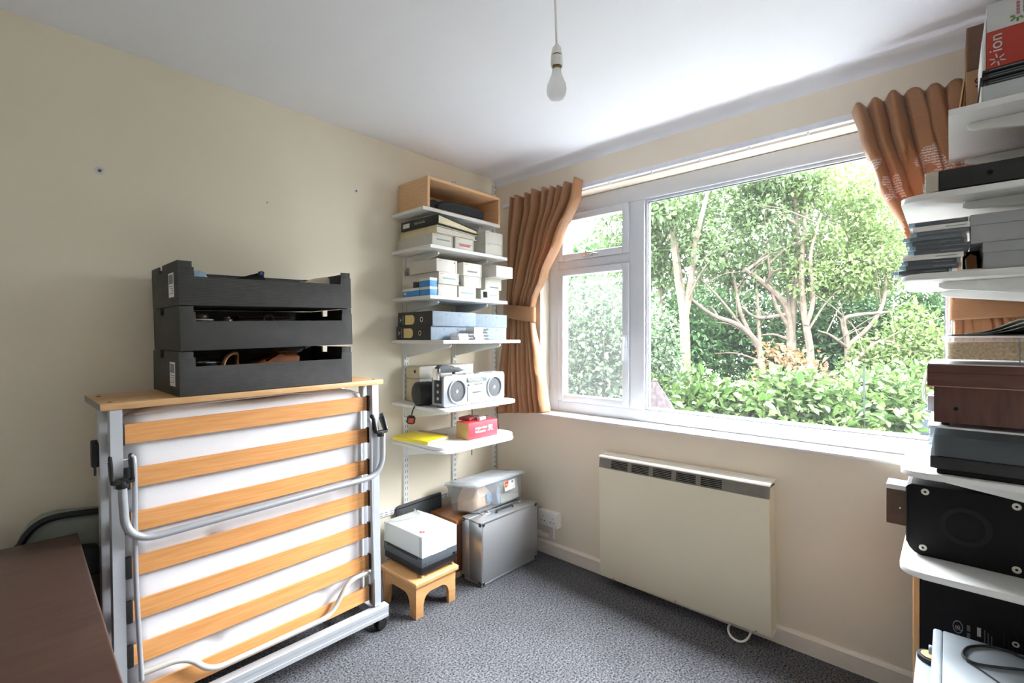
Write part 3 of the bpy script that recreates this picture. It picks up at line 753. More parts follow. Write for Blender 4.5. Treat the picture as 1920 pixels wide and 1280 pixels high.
q = MB(); q.cyl((.118, -.0012, .053), (.118, 0, .053), .0045, 12); q.build('dot', mat('pink_dot', '#d0606c', .6), bpy.data.objects['slide_box.002'])
slide_box('slide_box', 'cream slide box under the binders at the bed end of the second shelf', (-.800, -.335, 1.801), .138, .0640, .31, strip=('grey', .2, .84, .5), seed=10)
sb = slide_box('slide_box', 'cream slide box with a red strip under the ring binders', (-.655, -.345, 1.801), .134, .0640, .30, strip=('red', .22, .78, .30), seed=11)
q = MB(); q.box(.18 * .134, .86 * .134, -.0007, 0, .028, .034); q.build('label_strip', mat('strip_grey', '#8c9a98'), sb)
slide_box('slide_box', 'pale slide box at the bottom of the pair beside the curtain on the second shelf', (-.430, -.345, 1.801), .142, .0660, .28, seed=12)
slide_box('slide_box', 'pale slide box on top of the pair beside the curtain on the second shelf', (-.430, -.345, 1.8675), .142, .0680, .28, seed=13)
# long boxes behind the radio
m_box2 = mat('grey_cream_card', '#d5d1c6', .6, noise=.03)
for i, (z, lab) in enumerate(((.974, 'long grey-cream box standing on the shelf behind the radio'), (1.1035, 'long grey-cream box stacked on another behind the radio'))):
    o = thing('storage_box', lab, 'box', (-.752, -.158, z), (0, 0, 0), 'grey-cream boxes behind the radio')
    q = MB(); q.box(.006, .40, 0, .125, 0, .128 if i == 0 else .066, .002); q.build('body', m_box2, o)
    hh = .128 if i == 0 else .066
    q = MB(); q.box(0, .0058, .0, .118, .004, hh - .004, .001); q.build('end_flap', mat('cream_flap', '#cfc5a4', .65), o)
    q = MB(); q.box(-.0006, 0, .030, .046, hh * .45, hh * .45 + .016); q.build('label', m_ink, o)

# ---- blue and white boxes, film can, slide mount
m_blue = mat('light_blue_card', '#3f8ed0', .5, noise=.04)
def blue_box(label, loc, sx, sy, h):
    o = thing('blue_box', label, 'box', loc, (0, 0, 0), 'small blue and white boxes')
    q = MB(); q.box(0, sx, 0, sy, 0, h * .68, .001); q.build('tray', m_blue, o)
    q = MB(); q.box(-.001, sx + .001, -.001, sy + .001, h * .68 + .0002, h, .0012); q.build('lid', m_paper, o)
    return o
b1 = blue_box('small blue box with a white lid nearest the bed, film can on top', (-.829, -.262, zb), .045, .145, .043)
q = MB(); q.box(-.0008, 0, .112, .134, .012, .022); q.build('label', m_paper, b1)
blue_box('small blue box with a white lid, under another beside the cream stack', (-.829, -.352, zb), .046, .084, .043)
blue_box('small blue box with a white lid stacked on top of another', (-.831, -.354, zb + .0436), .046, .088, .045)
fc = thing('film_canister', 'dark grey film canister standing on the blue box', 'film canister', (-.806, -.205, zb + .0434))
q = MB(); q.cyl((0, 0, 0), (0, 0, .026), .0155, 20); q.build('can', mat('grey_canister', '#4a4c48', .5), fc)
q = MB(); q.cyl((0, 0, .0262), (0, 0, .033), .0168, 20, b=.001); q.build('cap', mat('grey_canister_cap', '#5a5c58', .5), fc)
sm = thing('slide_mount', 'white slide mount leaning at the front of the blue box shelf', 'slide', (-.478, -.359, zb), (R(-9), 0, R(-28)))
q = MB()
for a in ((0, .05, 0, .0015, 0, .008), (0, .05, 0, .0015, .042, .05), (0, .013, 0, .0015, .008, .042), (.037, .05, 0, .0015, .008, .042)): q.box(*a)
q.build('frame', m_paper, sm)
q = MB(); q.box(.013, .037, .0004, .0011, .008, .042); q.build('film', m_black, sm)
gv = thing('slide_viewer', 'small grey viewer tucked between the left and centre slide stacks', 'slide viewer', (-.6375, -.325, zb + .0592))
q = MB(); q.box(0, .034, 0, .05, 0, .042, .004); q.build('body', mat('grey_viewer', '#9ba6ab', .4), gv)
q = MB(); q.cyl((.017, -.006, .018), (.017, 0.001, .018), .011, 16); q.build('lens', m_black, gv)

# ---- ring binders on the second shelf
m_bind = mat('black_binder', '#1d1f20', .4, noise=.08)
cb = thing('ring_binder', 'cream ring binder full of pages lying under the black binder', 'ring binder', (-.785, -.352, 1.8668), (0, 0, R(1)), 'ring binders')
m_cream = mat('cream_binder', '#dccfa8', .5, noise=.04)
q = MB(); q.box(0, .004, 0, .315, .0, .040, .001); q.build('spine', m_cream, cb)
q = MB(); q.box(.0042, .285, 0, .315, 0, .003, .001); q.build('cover', m_cream, cb)
q = MB(); q.prism([(.0045, .0362), (.0045, .0392), (.285, .0272), (.285, .0242)], 'y', 0, .315, .0008); q.build('cover', m_cream, cb)
q = MB()
for k in range(3):
    q.prism([(.008, .0045 + k * .0095), (.275, .005 + k * .0058), (.275, .0095 + k * .0058), (.008, .0125 + k * .0095)], 'y', .006, .309)
q.build('pages', m_paper, cb)
kb = thing('ring_binder', 'black ring binder with a white spine label lying on the cream binder', 'ring binder', (-.792, -.372, 1.9085), (0, R(2.4), R(2)), 'ring binders')
q = MB(); q.box(0, .004, 0, .31, 0, .048, .001); q.build('spine', m_bind, kb)
q = MB(); q.box(.0042, .29, 0, .31, 0, .003, .001); q.build('cover', m_bind, kb)
q = MB(); q.prism([(.0045, .045), (.0045, .048), (.29, .0215), (.29, .0185)], 'y', 0, .31, .0008); q.build('cover', m_bind, kb)
q = MB(); q.prism([(.0055, .0035), (.28, .0035), (.28, .0170), (.0055, .0440)], 'y', .004, .306, .001); q.build('pages', mat('cream_pages', '#e4d9b8', .7), kb)
q = MB(); q.box(-.0006, 0, .235, .292, .012, .036); q.build('label', m_paper, kb)
text('lettering', 'PGB work file', .016, mat('light_print', '#c9c9c4', .6), kb, MX((-.0008, .195, .025), (0, -1, 0), (0, 0, 1)))

# ---- lever arch files
m_cloud = mat('blue_grey_cloud_paper', '#7e8c9a', .7, noise=.06, nscale=45, col2='#72818f')
m_spine = mat('black_spine', '#2b2d2f', .55, noise=.06)
m_kraft = mat('kraft_label', '#d6c184', .7, noise=.03)
def lever_file(label, loc, length=.297, th=.070, deep=.30, spine=True):
    o = thing('lever_arch_file', label, 'lever arch file', loc, (0, 0, 0), 'blue-grey lever arch files')
    q = MB(); q.box(.0032, length, 0, deep, 0, th, .002); q.build('case', m_cloud, o)
    q = MB(); q.box(0, .003, 0, deep, 0.0, th, .001); q.build('spine', m_spine, o)
    if spine:
        q = MB(); q.prism(round_poly(.150, .232, .010, .060, (.022, 0, 0, .022)), 'x', -.0008, 0); q.build('label', m_kraft, o)
        q = MB(); q.lathe([(.0085, -.0005), (.0125, -.0005), (.0125, .001), (.0085, .001), (.0085, -.0005)], c=(-.0008, .088, .035), axis=(1, 0, 0), seg=24); q.build('finger_ring', m_chrome, o)
        q = MB(); q.cyl((-.0006, .088, .035), (.0005, .088, .035), .0085, 20); q.build('finger_hole', m_black2, o)
        text('lettering', 'CLASSIC', .013, mat('light_print', '#c9c9c4'), o, MX((-.0006, .250, .035), (0, 0, 1), (0, 1, 0)), align='CENTER')
        q = MB()
        for s_ in (-1, 1): q.prism([(.268, .035), (.283, .035 + s_ * .014), (.279, .035 + s_ * .004)], 'x', -.0006, 0)
        q.prism([(.262, .033), (.278, .033), (.278, .037), (.262, .037)], 'x', -.0006, 0); q.build('emblem', mat('light_print', '#c9c9c4'), o)
    for x in (.09, .18):
        q = MB(); q.lathe([(.0035, 0), (.005, 0), (.005, .0006), (.0035, .0006), (.0035, 0)], c=(x, 0.0002, th * .78), axis=(0, -1, 0), seg=16); q.build('rivet', m_gask, o)
    return o
lever_file('black spined lever arch file lying on the shelf nearest the bed', (-.829, -.358, 1.316))
lever_file('black spined lever arch file stacked on top nearest the bed', (-.826, -.368, 1.3865), .30, .076)
lever_file('blue-grey lever arch file lying on the shelf beside the curtain', (-.527, -.352, 1.316), .262, .070, .29, False)
lever_file('blue-grey lever arch file stacked on top beside the curtain', (-.522, -.352, 1.3865), .262, .074, .29, False)

# ---- cassettes
m_clear = glass_mat('clear_case', .25, '#e8eef0', .10)
def cassette(name, label, loc, rz, cardc='#e9e6e6', size=(.109, .069, .016), group=None, rot=None):
    o = thing(name, label, 'cassette', loc, rot or (0, 0, R(rz)), group)
    w_, d_, h_ = size
    q = MB(); q.box(0, w_ * .62, 0, d_, 0, h_, .0012); q.build('inlay_card', mat('card_' + cardc, cardc, .45, noise=.05), o)
    q = MB(); q.box(w_ * .625, w_, .001, d_ - .001, .0008, h_ - .0008, .0012); q.build('case', mat('smoke_case', '#54585c', .25), o)
    return o
cs = [(-.715, -.448, 0, 3, '#f1eeee', 'white cassette lying on the shelf at the front left of the little pile'), (-.720, -.446, .0165, -2, '#ece9e9', 'white cassette on the left half of the little pile, above another'),
      (-.605, -.448, 0, 1, '#e4e4e6', 'pale cassette lying on the shelf at the window side of the pile'), (-.612, -.446, .0165, -2, '#f0f0f2', 'pale cassette in the middle of the window side of the pile'),
      (-.610, -.444, .033, 2, '#e3d4d6', 'pink-white cassette third up on the window side of the pile'), (-.612, -.447, .0495, -2, '#f3f3f3', 'white cassette on the very top of the little pile by the files')]
for (x, y, dz, rz, c, lab) in cs:
    cassette('cassette', lab, (x, y, 1.316 + dz), rz, c, (.104, .068, .0158), 'cassettes in front of the lever arch files')

# ---- radio cassette player
m_rad = mat('silver_grey_plastic', '#999da3', .35, noise=.015)
m_rad2 = mat('grey_plastic', '#a9aeb4', .4, noise=.03)
m_mesh = mat('speaker_mesh', '#44484c', .55, .1, noise=.15, nscale=300, bump=.5, bscale=600)
rd = thing('radio_cassette_player', 'silver portable radio cassette player with two round speakers', 'radio cassette player', (-.800, -.430, .9735), (0, 0, R(4)))
q = MB(); q.prism(round_poly(0, .475, .004, .160, (.014, .014, .014, .014)), 'y', .004, .088, .004, 2); q.build('body', m_rad, rd)
q = MB(); q.prism(round_poly(.006, .469, .010, .155, (.012,) * 4), 'y', .0885, .098, .003); q.build('back_case', m_black, rd)
for cx_ in (.092, .385):
    q = MB(); q.lathe([(.054, 0), (.064, 0), (.064, .006), (.060, .009), (.055, .007), (.054, 0)], c=(cx_, .0038, .078), axis=(0, -1, 0), seg=40); rg = q.build('speaker_ring', m_rad, rd)
    q = MB(); q.lathe([(.0, .0005), (.018, .003), (.040, .002), (.0535, .0008)], c=(cx_, .0036, .078), axis=(0, -1, 0), seg=40); sp_ = q.build('speaker_grille', m_mesh, rd)
    q = MB(); q.lathe([(0, .0045), (.008, .004), (.011, .001)], c=(cx_, .0036, .078), axis=(0, -1, 0), seg=20); q.build('dust_cap', m_chrome, sp_)
q = MB(); q.box(.166, .320, .001, .004, .118, .142, .001); dl = q.build('tuning_dial', mat('dial_green_grey', '#4a5854', .3), rd)
q = MB()
for k in range(4): q.box(.176, .300 - k * .01, .0004, .0011, .121 + k * .005, .1222 + k * .005)
q.box(.252, .254, .0002, .0011, .119, .141); q.build('scale', mat('dial_print', '#cfd8d4', .5), dl)
q = MB(); q.box(.170, .316, .0008, .004, .018, .096, .002); cd = q.build('cassette_door', m_rad, rd)
q = MB(); q.box(.205, .272, .0002, .001, .058, .066); q.build('badge', mat('badge_dark', '#4c5054', .5), cd)
q = MB(); q.box(.226, .254, .0003, .001, .040, .043); q.build('print', m_rad2, cd)
q = MB(); q.box(.225, .285, .001, .004, .103, .107); q.build('slider_slot', mat('badge_dark', '#4c5054'), rd)
q = MB(); q.box(.172, .184, .0005, .004, .100, .108, .001); q.build('button', m_black, rd)
for cx_ in (.080, .388):
    q = MB()
    for k in range(5): q.box(cx_ - .016 + k * .0075, cx_ - .0095 + k * .0075, .010, .024, .158, .1635, .001)
    q.build('push_buttons', m_rad2, rd)
for cx_ in (.19, .225, .26, .295):
    q = MB(); q.box(cx_ - .014, cx_ + .014, .02, .045, .159, .163, .001); q.build('key', m_black if cx_ == .26 else m_rad2, rd)
q = MB(); q.box(-.0012, .001, .018, .072, .022, .140, .001); pn = q.build('side_panel', m_black, rd)
for k in range(3):
    q = MB(); q.cyl((-.003, .045, .046 + k * .034), (-.001, .045, .046 + k * .034), .008, 14); q.build('socket', m_rad2, pn)
q = MB()
q.box(-.012, -.002, .022, .068, .142, .196, .003); q.build('handle_arm', mat('maroon_black', '#2c1d1e', .35), rd)
q = MB(); q.box(-.014, -.012, .020, .070, .140, .198, .001); q.build('handle_trim', m_chrome, rd)
q = MB(); q.tube([(.10, .06, -.0), (.10, .06, .004)], .01, 8); q.build('foot', m_rubber, rd)
cbk = thing('black_strap_bag', 'dark padded strap bag lying across the back of the radio', 'bag', (-.735, -.312, 1.1395), (0, 0, R(4)))
q = MB(); q.prism([(0, 0), (.155, 0), (.20, .008), (.14, .018), (.10, .036), (.02, .042), (0, .03)], 'y', .002, .042, .008, 2); q.build('pouch', mat('charcoal_mesh', '#4a4e53', .7, noise=.2, nscale=120), cbk)
q = MB(); q.box(.01, .02, .010, .030, -.168, -.0005, .002); q.box(.12, .13, .010, .030, -.168, -.0005, .002); q.build('webbing', m_black, cbk)
ps = thing('lens_case', 'black cylindrical padded case lying on its side left of the radio', 'lens case', (-.845, -.245, 1.0365), (0, 0, R(-14)))
q = MB(); q.lathe([(0, 0), (.045, .001), (.058, .010), (.062, .022), (.0605, .040), (.062, .044), (.0605, .062), (.062, .066), (.061, .090), (.054, .094), (.050, .094), (.048, .088), (0, .088)], axis=(1, 0, 0), seg=36); q.build('case', mat('black_soft', '#1c1d1f', .55, noise=.15, bump=.2, bscale=120), ps)
q = MB(); q.lathe([(.022, .0), (.034, .0), (.034, .006), (.022, .006), (.022, 0)], c=(.0885, 0, 0), axis=(1, 0, 0), seg=30); q.build('end_ring', m_black, ps)
# mains plug on a short flex
pg = thing('mains_plug', 'black mains plug with an orange label hanging off the radio shelf', 'plug', (-.850, -.222, .905), (0, R(8), R(-35)))
q = MB(); q.prism([(-.012, .018), (-.022, .008), (-.022, -.018), (-.012, -.026), (.012, -.026), (.022, -.018), (.022, .008), (.012, .018)], 'y', -.016, .014, .004); q.build('body', m_black, pg)
q = MB(); q.box(-.013, .013, -.0175, -.0155, -.018, .006, .001); q.build('label', mat('orange_red_label', '#c9502c', .5), pg)
q = MB(); q.box(-.040, -.0222, -.006, .004, .006, .012, .0005); q.build('pin', m_chrome, pg)
q = MB(); q.box(-.036, -.0222, -.006, .004, -.018, -.012, .0005); q.build('pin', m_chrome, pg)
q = MB(); q.tube(smooth_path([(0, 0, .017), (.003, .002, .045), (.012, .006, .068), (.035, .012, .0715), (.062, .016, .0715)], 6), .0034, 8); q.build('flex', m_black, pg)
for i, (x, y, z0, z1, lab) in enumerate(((-.31, -.10, .60, .953, 'black flex hanging behind the red box shelf'), (-.290, -.300, .7815, .953, 'black flex hanging beside the curtain below the radio shelf'))):
    o = thing('hanging_flex', lab, 'cable', (x, y, 0)); q = MB()
    q.tube(smooth_path([(-.045, 0, .976), (-.03, 0, .978), (0.048 if i == 0 else -.03, 0, .9765)] if False else [(0, 0, .9562), (.004, .0, (z0 + z1) / 2), (.012 if i else 0, 0, z0)], 6), .0026, 6); q.build('cord', m_black, o)

# ---- lowest shelf: yellow folder, red box, two cassettes
m_yel = mat('yellow_plastic', '#f0dc2c', .35, noise=.03)
yf = thing('folder', 'bright yellow plastic folder lying flat on the lowest corner shelf', 'folder', (-.822, -.330, .7815), (0, 0, R(11)))
q = MB(); q.box(0, .17, .002, .25, 0, .002, .0005); q.build('back_cover', m_yel, yf)
q = MB(); q.prism([(0, .001), (0, .016), (.02, .0205), (.165, .0185), (.165, .0165), (.02, .0175), (.003, .014), (.003, .001)], 'y', .002, .25, .0006); q.build('front_cover', m_yel, yf)
q = MB(); q.box(.006, .166, .003, .246, .0025, .0150, .001); q.build('sheets', m_paper, yf)
yg = thing('cardboard_wallet', 'grey-buff card wallet lying behind the yellow folder', 'wallet', (-.645, -.245, .7815), (0, 0, R(8)))
q = MB(); q.box(0, .022, 0, .205, 0, .015, .001); q.build('card', mat('buff_grey', '#c4b9a4', .7), yg)
m_redc = mat('red_card', '#dc3a48', .5, noise=.06, nscale=60)
m_tan = mat('tan_card', '#c6a468', .7, noise=.08, nscale=30)
rb = thing('red_box', 'red printed cardboard box with white lettering and tan ends', 'box', (-.614, -.404, .7815), (0, 0, 0))
q = MB(); q.box(.0012, .219, 0, .100, 0, .090, .002); q.build('sleeve', m_redc, rb)
q = MB(); q.box(0, .0011, .002, .098, .002, .088, .0004); q.build('end_flap', m_tan, rb)
m_wht = mat('white_print', '#f2e9e6', .6)
text('lettering', 'majerview\nfolksener', .0215, m_wht, rb, MX((.050, -.0004, .047), (1, 0, 0), (0, 0, 1)))
q = MB()
ex, ez = .164, .050
q.prism([(ex - .014, ez + .014), (ex + .014, ez + .014), (ex + .016, ez + .004), (ex + .008, ez - .005), (ex - .008, ez - .005), (ex - .016, ez + .004)], 'y', -.0008, 0)
for dx, dx2 in ((-.012, -.021), (-.005, -.009), (.005, .009), (.012, .021)): q.tube([(ex + dx * .5, -.0006, ez - .004), (ex + dx2, -.0006, ez - .017)], .0017, 6)
em = q.build('emblem', m_wht, rb)
for dx in (-.007, .007):
    q = MB(); q.cyl((ex + dx, -.0014, ez + .005), (ex + dx, -.0006, ez + .005), .0034, 12); q.build('emblem_hole', m_redc, em)
cassette('cassette', 'cassette with a dark red inlay lying on the red box', (-.560, -.352, .8722), 16, '#8c3a36', (.109, .069, .0165), 'cassettes on the red box')
cassette('cassette', 'black and white cassette lying behind another on the red box', (-.515, -.388, .8722), 16, '#ccc9c6', (.104, .020, .0165), 'cassettes on the red box')

# ================================================================== FOLDED GUEST BED
m_slat = mat('orange_beech', '#e0a468', .45, noise=.08, nscale=7, stretch=(1, 6, 22), col2='#d08f50')
m_slatd = mat('pale_beech_top', '#dcb383', .4, noise=.05, nscale=7, stretch=(2, 14, 14), col2='#cfa06c')
m_matt = mat('mattress_ticking', '#e6e7ec', .8, noise=.015, bump=.08, bscale=60)
m_alup = mat('satin_aluminium', '#c3c8ce', .4, .45, noise=.02)
m_tube = mat('silver_tube', '#b4b9c0', .35, .5, noise=.02)
bed = thing('folding_bed', 'folded guest bed on castors with beech slats and a white mattress', 'bed', (-1.61, -.41, 0), (0, 0, 0))
TL = T(0, 0, .13) @ RY(-.85) @ T(0, 0, -.13)      # the upper frame leans a little against the rail
def X(x): return x + 1.61
def Y(y): return y + .41
def post(x0, x1, y0, y1, z0, z1, nm='post', m=m_alup):
    q = MB(); q.box(X(x0), X(x1), Y(y0), Y(y1), z0, z1, .003)
    q.xf(TL); return q.build(nm, m, bed)
for (a, b_) in ((-2.070, -2.040), (-1.182, -1.152)):
    q = MB()
    q.prism([(X(a), Y(-.420)), (X(b_), Y(-.420)), (X(b_), Y(-.372)), (X(b_) - .004, Y(-.368)), (X(a) + .004, Y(-.368)), (X(a), Y(-.372)), (X(a), Y(-.402)), (X(a) + .0025, Y(-.400)), (X(a) + .0025, Y(-.396)), (X(a), Y(-.394))], 'z', .135, 1.112)
    q.xf(TL); q.build('leg_post', m_alup, bed)
for (a, b_) in ((-2.086, -2.060), (-1.178, -1.152)):
    p_ = post(a, b_, -.335, -.295, .30, 1.112, 'rear_post')
    q = MB(); q.cyl((X((a + b_) / 2), Y(-.315), .272), (X((a + b_) / 2), Y(-.315), .2995), .014, 14); q.xf(TL); q.build('end_cap', m_paper, p_)
    if a > -2: post(a, b_, -.120, -.085, .06, 1.112, 'rear_post')
q = MB(); q.box(X(-2.092), X(-1.128), Y(-.424), Y(-.245), 1.113, 1.134, .002); q.xf(TL); q.build('top_board', m_slatd, bed)
q = MB(); q.box(X(-2.092), X(-1.128), Y(-.241), Y(-.080), 1.113, 1.134, .002); q.xf(TL); tb2 = q.build('top_board', m_slatd, bed)
for x in (-2.07, -1.16):
    for y in (-.385, -.16):
        q = MB(); q.cyl((X(x) + .005, Y(y), 1.1335), (X(x) + .005, Y(y), 1.1352), .006, 12); q.xf(TL); q.build('bolt', m_rubber, bed)
q = MB(); q.box(X(-2.0925), X(-2.0915), Y(-.424), Y(-.08), 1.1135, 1.1335); q.xf(TL); q.build('edge_band', mat('grey_edge', '#8e8a84', .5), bed)
# mattress, two folded halves, front one buttoned
def pad(y0, y1, z0, z1, x0, x1, dim=()):
    b2 = MB(); bm = b2.bm; nx, nz, ny = 60, 70, 8; g = {}
    def pt(u, v, w):
        x = x0 + (x1 - x0) * u; z = z0 + (z1 - z0) * v; r = .05
        sy = 1 - .75 * max(0, (r - (z - z0)) / r) ** 2 * .6 - .75 * max(0, (r - (z1 - z)) / r) ** 2 * .6 - .45 * max(0, (r - (x - x0)) / r) ** 2 - .45 * max(0, (r - (x1 - x)) / r) ** 2
        yc = (y0 + y1) / 2; y = yc + (w - .5) * (y1 - y0) * max(.2, sy)
        if w == 0:
            for (dx, dz) in dim:
                d2 = (x - dx) ** 2 + (z - dz) ** 2; y += .018 * math.exp(-d2 / .0009)
        zz = z + .010 * math.sin(3.1 * u * PI) * (v > .97) - .028 * (abs(2 * u - 1) ** 6) * v
        return (x, y, zz)
    for w, s_ in ((0, 1), (1, -1)):
        vs = [[bm.verts.new(pt(i / nx, j / nz, w)) for i in range(nx + 1)] for j in range(nz + 1)]
        for j in range(nz):
            for i in range(nx):
                f = (vs[j][i], vs[j][i + 1], vs[j + 1][i + 1], vs[j + 1][i]); bm.faces.new(f if s_ == 1 else f[::-1])
        g[w] = vs
    A, B_ = g[0], g[1]
    rim = [A[0][i] for i in range(nx)] + [A[j][nx] for j in range(nz)] + [A[nz][i] for i in range(nx, 0, -1)] + [A[j][0] for j in range(nz, 0, -1)]
    rim2 = [B_[0][i] for i in range(nx)] + [B_[j][nx] for j in range(nz)] + [B_[nz][i] for i in range(nx, 0, -1)] + [B_[j][0] for j in range(nz, 0, -1)]
    n = len(rim)
    for i in range(n): bm.faces.new((rim[i], rim2[i], rim2[(i + 1) % n], rim[(i + 1) % n]))
    bmesh.ops.recalc_face_normals(bm, faces=bm.faces)
    return b2
dm = [(X(-1.80), .610), (X(-1.40), .600), (X(-1.80), .265), (X(-1.40), .26)]
q = pad(Y(-.368), Y(-.248), .165, 1.100, X(-2.032), X(-1.187), dm); q.xf(TL); mt_ = q.build('mattress', m_matt, bed, ang=60)
q = pad(Y(-.240), Y(-.130), .165, 1.095, X(-2.032), X(-1.187)); q.xf(TL); mt2 = q.build('mattress', m_matt, bed, ang=60)
q = MB(); q.tube([(X(-2.0), Y(-.352), 1.085), (X(-1.8), Y(-.350), 1.100), (X(-1.5), Y(-.350), 1.103), (X(-1.21), Y(-.352), 1.077)], .003, 6); q.xf(TL); q.build('piping', m_matt, mt_)
for k in range(7):
    zc = 1.030 - k * .1405
    x0, x1 = -2.018 + (.0 if k else -.012), -1.190
    q = MB()
    n = 24
    top = [(X(x0) + (X(x1) - X(x0)) * i / n, Y(-.386) - .006 * math.sin(PI * i / n)) for i in range(n + 1)]
    bot = [(x, y + .0085) for (x, y) in top][::-1]
    q.prism(top + bot, 'z', zc - .031, zc + .031, .0015); q.xf(TL); sl = q.build('slat', m_slat, bed)
    for x in (x0, x1):
        s_ = -1 if x == x0 else 1
        q = MB(); q.box(X(x) + (-.016 if s_ < 0 else .001), X(x) + (-.001 if s_ < 0 else .014), Y(-.391), Y(-.372), zc - .034, zc + .034, .002); q.xf(TL); q.build('slat_holder', m_black, sl)
# hinged U leg with its black clamps
q = MB(); q.tube(fillet_path([(X(-2.047), Y(-.442), .885), (X(-2.040), Y(-.442), .706), (X(-1.150), Y(-.442), .716), (X(-1.146), Y(-.442), .905)], .095, 10), .0118, 14); q.xf(TL); q.build('folding_leg', m_tube, bed, ang=60)
for (x, z) in ((-2.050, .895), (-1.160, .905)):
    q = MB()
    q.cyl((X(x) + .003, Y(-.442), z - .018), (X(x) + .003, Y(-.442), z + .004), .0155, 18, b=.002)
    q.prism([(-.016, 0), (.016, 0), (.016, .012), (-.016, .012)], 'z', z + .002, z + .010, M=T(X(x) + .002, Y(-.452), 0))
    for s_ in (-1, 1):
        xc = X(x) + s_ * .0245 + .004
        q.prism([(Y(-.452), z - .002), (Y(-.430), z - .002), (Y(-.395), z + .050), (Y(-.400), z + .074), (Y(-.418), z + .080), (Y(-.436), z + .060), (Y(-.456), z + .012)], 'x', xc - .004, xc + .004, .0015)
        q.box(min(X(x) + .004, xc), max(X(x) + .004, xc), Y(-.456), Y(-.430), z - .003, z + .006, .001)
    q.xf(TL); cl = q.build('clamp', m_black, bed)
    q = MB(); q.cyl((X(x) - .03, Y(-.412), z + .062), (X(x) + .038, Y(-.412), z + .062), .004, 10); q.xf(TL); q.build('pivot_pin', m_chrome, cl)
for (xa, xb) in ((-2.018, -2.006), (-1.199, -1.190)):
    q = MB(); q.tube(smooth_path([(X(xa) - .004, Y(-.418), .962), (X(xa) + .004, Y(-.425), .930), (X(xa) + .002, Y(-.428), .60), (X(xb), Y(-.425), .262)], 6), .0072, 10); q.xf(TL); q.build('link_arm', m_tube, bed, ang=60)
q = MB(); q.tube(fillet_path([(X(-2.000), Y(-.405), .272), (X(-1.885), Y(-.410), .268), (X(-1.815), Y(-.418), .186), (X(-1.385), Y(-.418), .184), (X(-1.300), Y(-.410), .292), (X(-1.195), Y(-.402), .292)], .045, 8), .0098, 12); q.xf(TL); q.build('end_hoop', mat('cream_tube', '#cfcdc6', .35, .3), bed, ang=60)
# level base rails on castors
def rail(y0, y1, nm='base_rail'):
    prof = [(y0, .084), (y0, .098), (y0 + .002, .099), (y0 + .002, .118), (y0, .119), (y0, .134), (y0 + .003, .137), (y1 - .003, .137), (y1, .134), (y1, .084)]
    q = MB(); q.prism([(Y(a), z) for a, z in prof], 'x', X(-2.105), X(-1.126)); o = q.build(nm, m_alup, bed)
    q = MB(); q.box(X(-1.1258), X(-1.1225), Y(y0) + .001, Y(y1) - .001, .085, .136, .001); q.build('end_cap', mat('grey_cap', '#8d9298', .5), o)
    return o
rail(-.438, -.400); rail(-.125, -.090)
for x in (-2.06, -1.17):
    q = MB(); q.box(X(x) - .014, X(x) + .014, Y(-.3995), Y(-.1255), .088, .128, .002); q.build('cross_rail', m_alup, bed)
for x in (-2.08, -1.128):
    for y in (-.372, -.105):
        c = bpy.data.objects.new('castor', None); c.empty_display_size = .02; COL.objects.link(c); c.parent = bed; c.location = (X(x), Y(y), 0)
        for k, s_ in enumerate((-1, 1)):
            q = MB(); q.lathe([(0, -.007), (.022, -.007), (.0275, -.003), (.0275, .003), (.024, .007), (.008, .008), (0, .008)], c=(.004, s_ * .0105, .0275), axis=(.25, s_, 0), seg=24); q.build('wheel', m_black, c)
        q = MB(); q.prism([(-.02, .030), (.02, .030), (.016, .052), (.004, .0585), (-.014, .055)], 'y', -.004, .004, .001); q.cyl((-.004, 0, .05), (-.004, 0, .0835), .007, 10); q.build('fork', m_black, c)
q = MB(); q.tube(smooth_path([(X(-1.138), Y(-.352), .315), (X(-1.127), Y(-.352), .305), (X(-1.117), Y(-.362), .20), (X(-1.112), Y(-.368), .086)], 5), .0058, 8); q.build('lock_rod', mat('dark_rod', '#55585c', .4, .5), bed)
q = MB(); q.prism([(Y(-.330), .93), (Y(-.300), .93), (Y(-.294), 1.0), (Y(-.305), 1.012), (Y(-.334), 1.0)], 'x', X(-2.1035), X(-2.0865), .003); q.box(X(-2.099), X(-2.093), Y(-.335), Y(-.325), .905, .932, .001); q.xf(TL); q.build('catch', m_black, bed)

